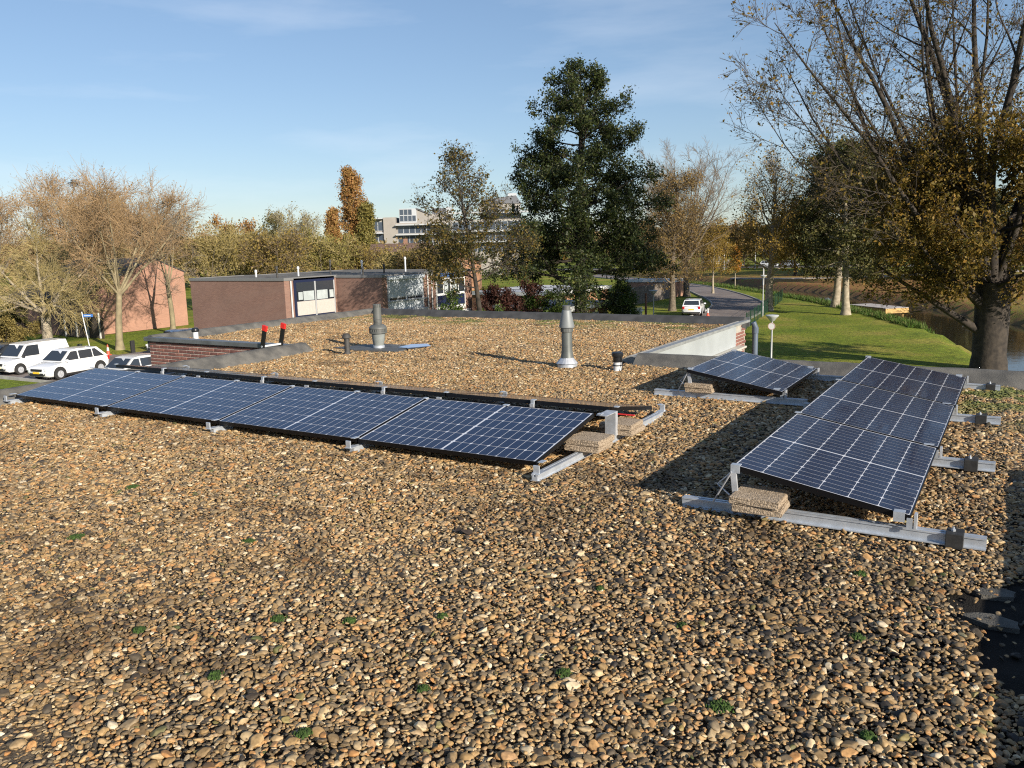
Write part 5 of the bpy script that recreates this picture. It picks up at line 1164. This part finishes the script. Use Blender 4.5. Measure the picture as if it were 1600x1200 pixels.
lamp('slim street lamp on the right kerb of the street', -20.0, 77.6, 3.65)
lamp('grey mushroom street lamp beside the dark alder trunk', -26.0, 60.9, 3.4)
tag(MB().b2(-24.40, -24.26, 60.02, 60.16, GZ, GZ + 3.2, .01).build('timber_post', mat('brown_post', (.20, .10, .06), .8, var=.2, vscale=3)), 'brown timber post left of the street lamp', 'post')
# street-name sign
r = thing('street_sign', 'leaning pole with blue street-name sign by the lawn', 'street sign', (-56.3, 35.1, GZ))
pt = Vector((-.28, -.22, 3.2)); MB().tube([(0, 0, 0), tuple(pt)], .035, 10).build('pole', mat('white_pole', (.62, .62, .60), .5), r)
MB().box((pt.x + .36, pt.y + .18, 2.92), (.78, .03, .20), rz=.45, bev=.006).build('sign_plate', mat('sign_blue', (.05, .17, .48), .4), r)
MB().box((pt.x + .375, pt.y + .158, 2.92), (.50, .004, .05), rz=.45).build('lettering', WHITEP, r)
mat('marker_red', (.60, .09, .05), .5)
def cone(label, x, y, z, top):
    r = thing('marker_post', label, 'marker', (x, y, z), group='red and white markers')
    MB().b2(-.16, .16, -.16, .16, 0, .05, .01).build('foot', mat('marker_red', (.60, .09, .05), .5), r)
    MB().lathe([(.13, .05), (.09, .32)], 16).build('lower_sleeve', MATS['marker_red'], r, True)
    MB().lathe([(.09, .322), (.062, .56)], 16).build('white_sleeve', WHITEP, r, True)
    MB().lathe([(.062, .562), (.04, .74), (.02, .76)], 16).build('top_sleeve', top, r, True)
cone('orange-red and white traffic cone under the street-name sign', -55.1, 35.6, GP, MATS['marker_red']); cone('pinkish traffic cone with white top behind the white hatchback', -24.5, 75.6, GZ + .07, WHITEP)
tag(MB().lathe([(.16, 0), (.16, .5), (.19, .52), (.19, .60), (.05, .64)], 14, (-59.6, 36.3, GZ)).build('litter_bin', mat('dark_green_bin', (.02, .03, .02), .6)), 'small dark bin on the lawn behind the SUV', 'bin')
tag(MB().b2(-54.9, -54.7, 37.2, 37.5, GZ, GZ + .95, .03).build('utility_box', RUBBER), 'small black box post beside the white car', 'box')
# green mesh fence along the lawn
r = thing('mesh_fence', 'green wire mesh fence between street and lawn', 'fence', (-18.25, 66, GZ)); GF = mat('fence_green', (.015, .055, .03), .5)
p0 = Vector((0, 0, 0)); p1 = Vector((-4.6, 31, 0)); n = 12
for k in range(n + 1):
    p = p0.lerp(p1, k / n); MB().b2(p.x - .03, p.x + .03, p.y - .03, p.y + .03, 0, 1.35).build('post', GF, r)
for k in range(n):
    a, c = p0.lerp(p1, k / n), p0.lerp(p1, (k + 1) / n); b = MB()
    for z in (.1, .38, .66, .94, 1.22): b.beam((a.x, a.y, z), (c.x, c.y, z), .012, .012)
    for j in range(1, 16): q = a.lerp(c, j / 16); b.b2(q.x - .004, q.x + .004, q.y - .004, q.y + .004, .05, 1.28)
    b.build('mesh_panel', GF, r)
# timber landing stage
r = thing('landing_stage', 'timber landing stage on the near canal bank', 'landing stage', (-12.2, 92.0, GZ - .55)); TIM = mat('yellow_timber', (.42, .27, .10), .8, var=.25, vscale=2); GT = mat('grey_deck', (.34, .32, .31), .8, var=.2, vscale=2)
aa = math.atan2(-4.0, 3.9)
ax = Vector((math.cos(aa), math.sin(aa), 0)); ay = Vector((-ax.y, ax.x, 0))
for k in range(20): c = ax * (-2.8 + k * .3); MB().box((c.x, c.y, .52), (.27, 2.6, .05), rz=aa, bev=.006).build('plank', GT, r)
for s in (-1.25, 1.25): c = ay * s; MB().box((c.x, c.y, .25), (6.0, .12, .46), rz=aa).build('side_board', TIM, r)
c = ax * 3.02; MB().box((c.x, c.y, .25), (.1, 2.6, .46), rz=aa).build('side_board', TIM, r)
for sx in (-2.5, 0, 2.5):
    for s in (-1.1, 1.1): c = ax * sx + ay * s; MB().b2(c.x - .08, c.x + .08, c.y - .08, c.y + .08, -1.1, .48).build('pile', TIM, r)
# poles and signs far along the road
for lab, x, y, Hh in (('tall pale lamp pole on the main road, right of the orange sapling', -51.2, 191.2, 7.2), ('pale lamp pole on the main road beside the white square sign', -57.2, 187.6, 6.0), ('pale lamp pole at the canal bend', -33.0, 128.0, 2.8)):
    r = thing('lamp_pole', lab, 'lamp pole', (x, y, GZ), group='far lamp poles'); MB().lathe([(.13, 0), (.10, Hh)], 8).build('pole', MATS['pale_downpipe'], r); MB().b2(-.1, .8, -.12, .12, Hh, Hh + .14, .02).build('lamp_head', SILVER, r)
r = thing('square_sign', 'white square road sign right of the shop', 'road sign', (-56.2, 187.9, GZ)); MB().lathe([(.05, 0), (.05, 1.4)], 8).build('pole', LAMPG, r); MB().b2(-.45, .45, -.05, 0, 1.4, 2.3).build('sign_plate', WHITEP, r)
# far shop with the red sign
r = thing('shop', 'small white shop building with a red sign far down the road', 'shop', (-73.6, 228, GZ))
MB().b2(-1.8, 1.8, -1.6, 3, 0, 4.6).build('wall', WHITEP, r); MB().b2(1.82, 4.2, -1.3, -1.0, 3.2, 4.9, .03).build('red_sign', mat('shop_red', (.65, .06, .03), .5), r); MB().b2(-1.4, 3.6, -2.2, -1.62, .5, 2.1).build('awning', mat('white_sheet', (.8, .8, .8), .5), r)
w_ = MB().b2(-1.4, 1.4, -1.64, -1.605, 2.4, 4.1).build('window', ZINC, r)
for k in range(4): MB().b2(-1.3 + k * .68, -.7 + k * .68, -1.66, -1.642, 2.5, 4.0).build('pane', GLASS, w_)
for i, (x, y) in enumerate(((-14.5, 187), (-10.5, 188), (-6.5, 189))):
    r = thing('yellow_skip', ('leftmost', 'middle', 'rightmost')[i] + ' of three yellow site containers across the canal', 'container', (x, y, GZ), .2, 'yellow containers'); MB().b2(-1.8, 1.8, -1, 1, .25, 2.1, .05).build('body', mat('container_yellow', (.55, .30, .03), .5), r)
    b = MB()
    for k in range(7): b.b2(-1.6 + k * .5, -1.5 + k * .5, -1.04, -1.0, .3, 2.0)
    b.build('ribs', MATS['container_yellow'], r); MB().b2(-1.7, 1.7, -.9, .9, 0, .25).build('skid', RUBBER, r)

# ------------------------------------------------------------------ far buildings
APB = mat('beige_render', (.28, .26, .235), .8, var=.06, vscale=.5); APW = mat('apartment_white', (.40, .42, .44), .6); APG = mat('apartment_glass', (.05, .065, .09), .1, spec=.8); APR = mat('slate_roof', (.12, .125, .14), .6)
ab = thing('apartment_block', 'white and beige terraced apartment block on the skyline left of the centre', 'apartment block', (-117, 163, GZ), R_(31.3) )
# local x runs to the picture's right, local y away, z from the ground
def ap(name, m, *bx, parent=ab): 
    b = MB()
    for q in bx: b.b2(*q)
    return b.build(name, m, parent)
def wrow(x0, x1, z0, z1, n, y=-4.02, par=ab):
    stp = (x1 - x0) / n
    for k in range(n):
        wd = ap('window', APW, (x0 + k * stp + .02, x0 + (k + 1) * stp - .02, y - .06, y, z0, z1 + .2), parent=par)
        ap('pane', APG, (x0 + k * stp + .09, x0 + (k + 1) * stp - .09, y - .09, y - .062, z0 + .08, z1 + .1), parent=wd)
# left wing
ap('wall', APB, (-18.2, -13.2, -4, 8, 0, 13.6)); ap('stair_tower', APB, (-13.19, -10.4, -4.6, 8, 0, 13.7))
for z in (7.9, 10.2, 13.5): ap('balcony_slab', APW, (-18.6, -13.25, -5.6, -3.98, z - .14, z + .1))
for z in (5.9, 8.3, 10.7): wrow(-18.0, -13.4, z, z + 1.9, 4)
# middle block with glazed gable
ap('wall', APB, (-10.39, 2.2, -4, 8, 0, 12.4)); ap('upper_wall', APW, (-9.6, -5.6, -3.6, 6, 12.41, 15.6))
for z in (7.4, 9.7, 11.9): ap('balcony_slab', APW, (-10.3, 2.4, -5.8, -3.98, z - .14, z + .1))
for z in (5.2, 7.6, 9.95): wrow(-10.0, 2.0, z, z + 1.8, 9)
wrow(-9.5, -5.7, 12.7, 13.9, 4, -3.62); wrow(-9.5, -6.6, 14.1, 15.3, 3, -3.62)
gb = MB().prism([(-5.59, 12.41), (2.2, 12.41), (2.2, 14.2), (-2.5, 14.2), (-5.59, 15.5)], 'y', -3.4, 6); gb.build('gable_wall', APB, ab); MB().prism([(-5.7, 15.5), (-2.4, 14.1), (-2.4, 14.35), (-5.7, 15.8)], 'y', -3.7, 6.2).build('roof', APR, ab)
ap('rooftop_box', APR, (-2.2, 1.0, -2, 4, 14.21, 15.6)); ap('rooftop_box', APW, (1.1, 2.2, -2, 4, 14.21, 15.8))
# right wing
ap('wall', APB, (2.21, 19.7, -4, 8, 0, 12.6)); ap('upper_wall', APB, (9, 18.4, -3, 6, 12.61, 16.2)); 
MB().prism([(8.6, 16.21), (18.6, 16.21), (17.4, 18.0), (10, 17.2)], 'y', -3.2, 6.2).build('roof', APR, ab); ap('chimney', APW, (15.6, 17.6, -1, 1, 17.3, 18.6))
for z in (7.6, 10.0, 14.2): ap('balcony_slab', APW, (2.3, 20.6, -5.8, -3.98, z - .14, z + .2))
for z in (5.4, 7.8, 10.3): wrow(2.6, 19.6, z, z + 1.8, 12)
wrow(9.4, 18, 13.0, 14.8, 6, -3.02)
# brick terrace with tiled roofs in front of it
bt = thing('brick_terrace', 'brick terrace with a dull red tiled roof in front of the apartment block', 'house', (-82.2, 102.6, GZ), R_(31.3))
MB().b2(-4.4, 4.8, 0, 7, 0, 5.4).build('wall', brick_mat('terrace_brick', (.26, .12, .08), (.22, .1, .07), (.3, .22, .17)), bt)
MB().prism([(-.4, 5.35), (3.5, 7.4), (7.4, 5.35), (7.4, 5.5), (3.5, 7.6), (-.4, 5.5)], 'x', -4.7, 5.1).build('roof', mat('terrace_tiles', (.12, .075, .06), .85, var=.2, vscale=2), bt)
for x0 in (-3.8, -.4, 2.0): wd = MB().b2(x0, x0 + 1.9, -.06, -.003, 3.3, 4.7).build('window', WHITEP, bt); MB().b2(x0 + .12, x0 + .9, -.09, -.062, 3.45, 4.6).b2(x0 + 1.0, x0 + 1.78, -.09, -.062, 3.45, 4.6).build('pane', GLASS, wd)
MB().b2(-1.2, -.9, -.1, -.003, .1, 5.3).build('downpipe', WHITEP, bt); MB().b2(.5, 1.1, 3.2, 3.8, 7.2, 8.3).build('chimney', MATS['terrace_brick'], bt)
gt = thing('gable_house', 'orange brick gable house behind the half-bare tree', 'house', (-75.5, 108.5, GZ), R_(31.3))
MB().prism([(-3.6, 0), (3.6, 0), (3.6, 4.6), (0, 6.4), (-3.6, 4.6)], 'y', 0, 9).build('wall', OBRK, gt)
MB().prism([(-3.9, 4.5), (0, 6.45), (3.9, 4.5), (3.9, 4.68), (0, 6.65), (-3.9, 4.68)], 'y', -.2, 9.2).build('roof', MATS['terrace_tiles'], gt)
wd = MB().b2(-.9, .9, -.06, -.003, 3.2, 4.5).build('window', WHITEP, gt); MB().b2(-.8, -.05, -.09, -.062, 3.3, 4.4).b2(.05, .8, -.09, -.062, 3.3, 4.4).build('pane', GLASS, wd)
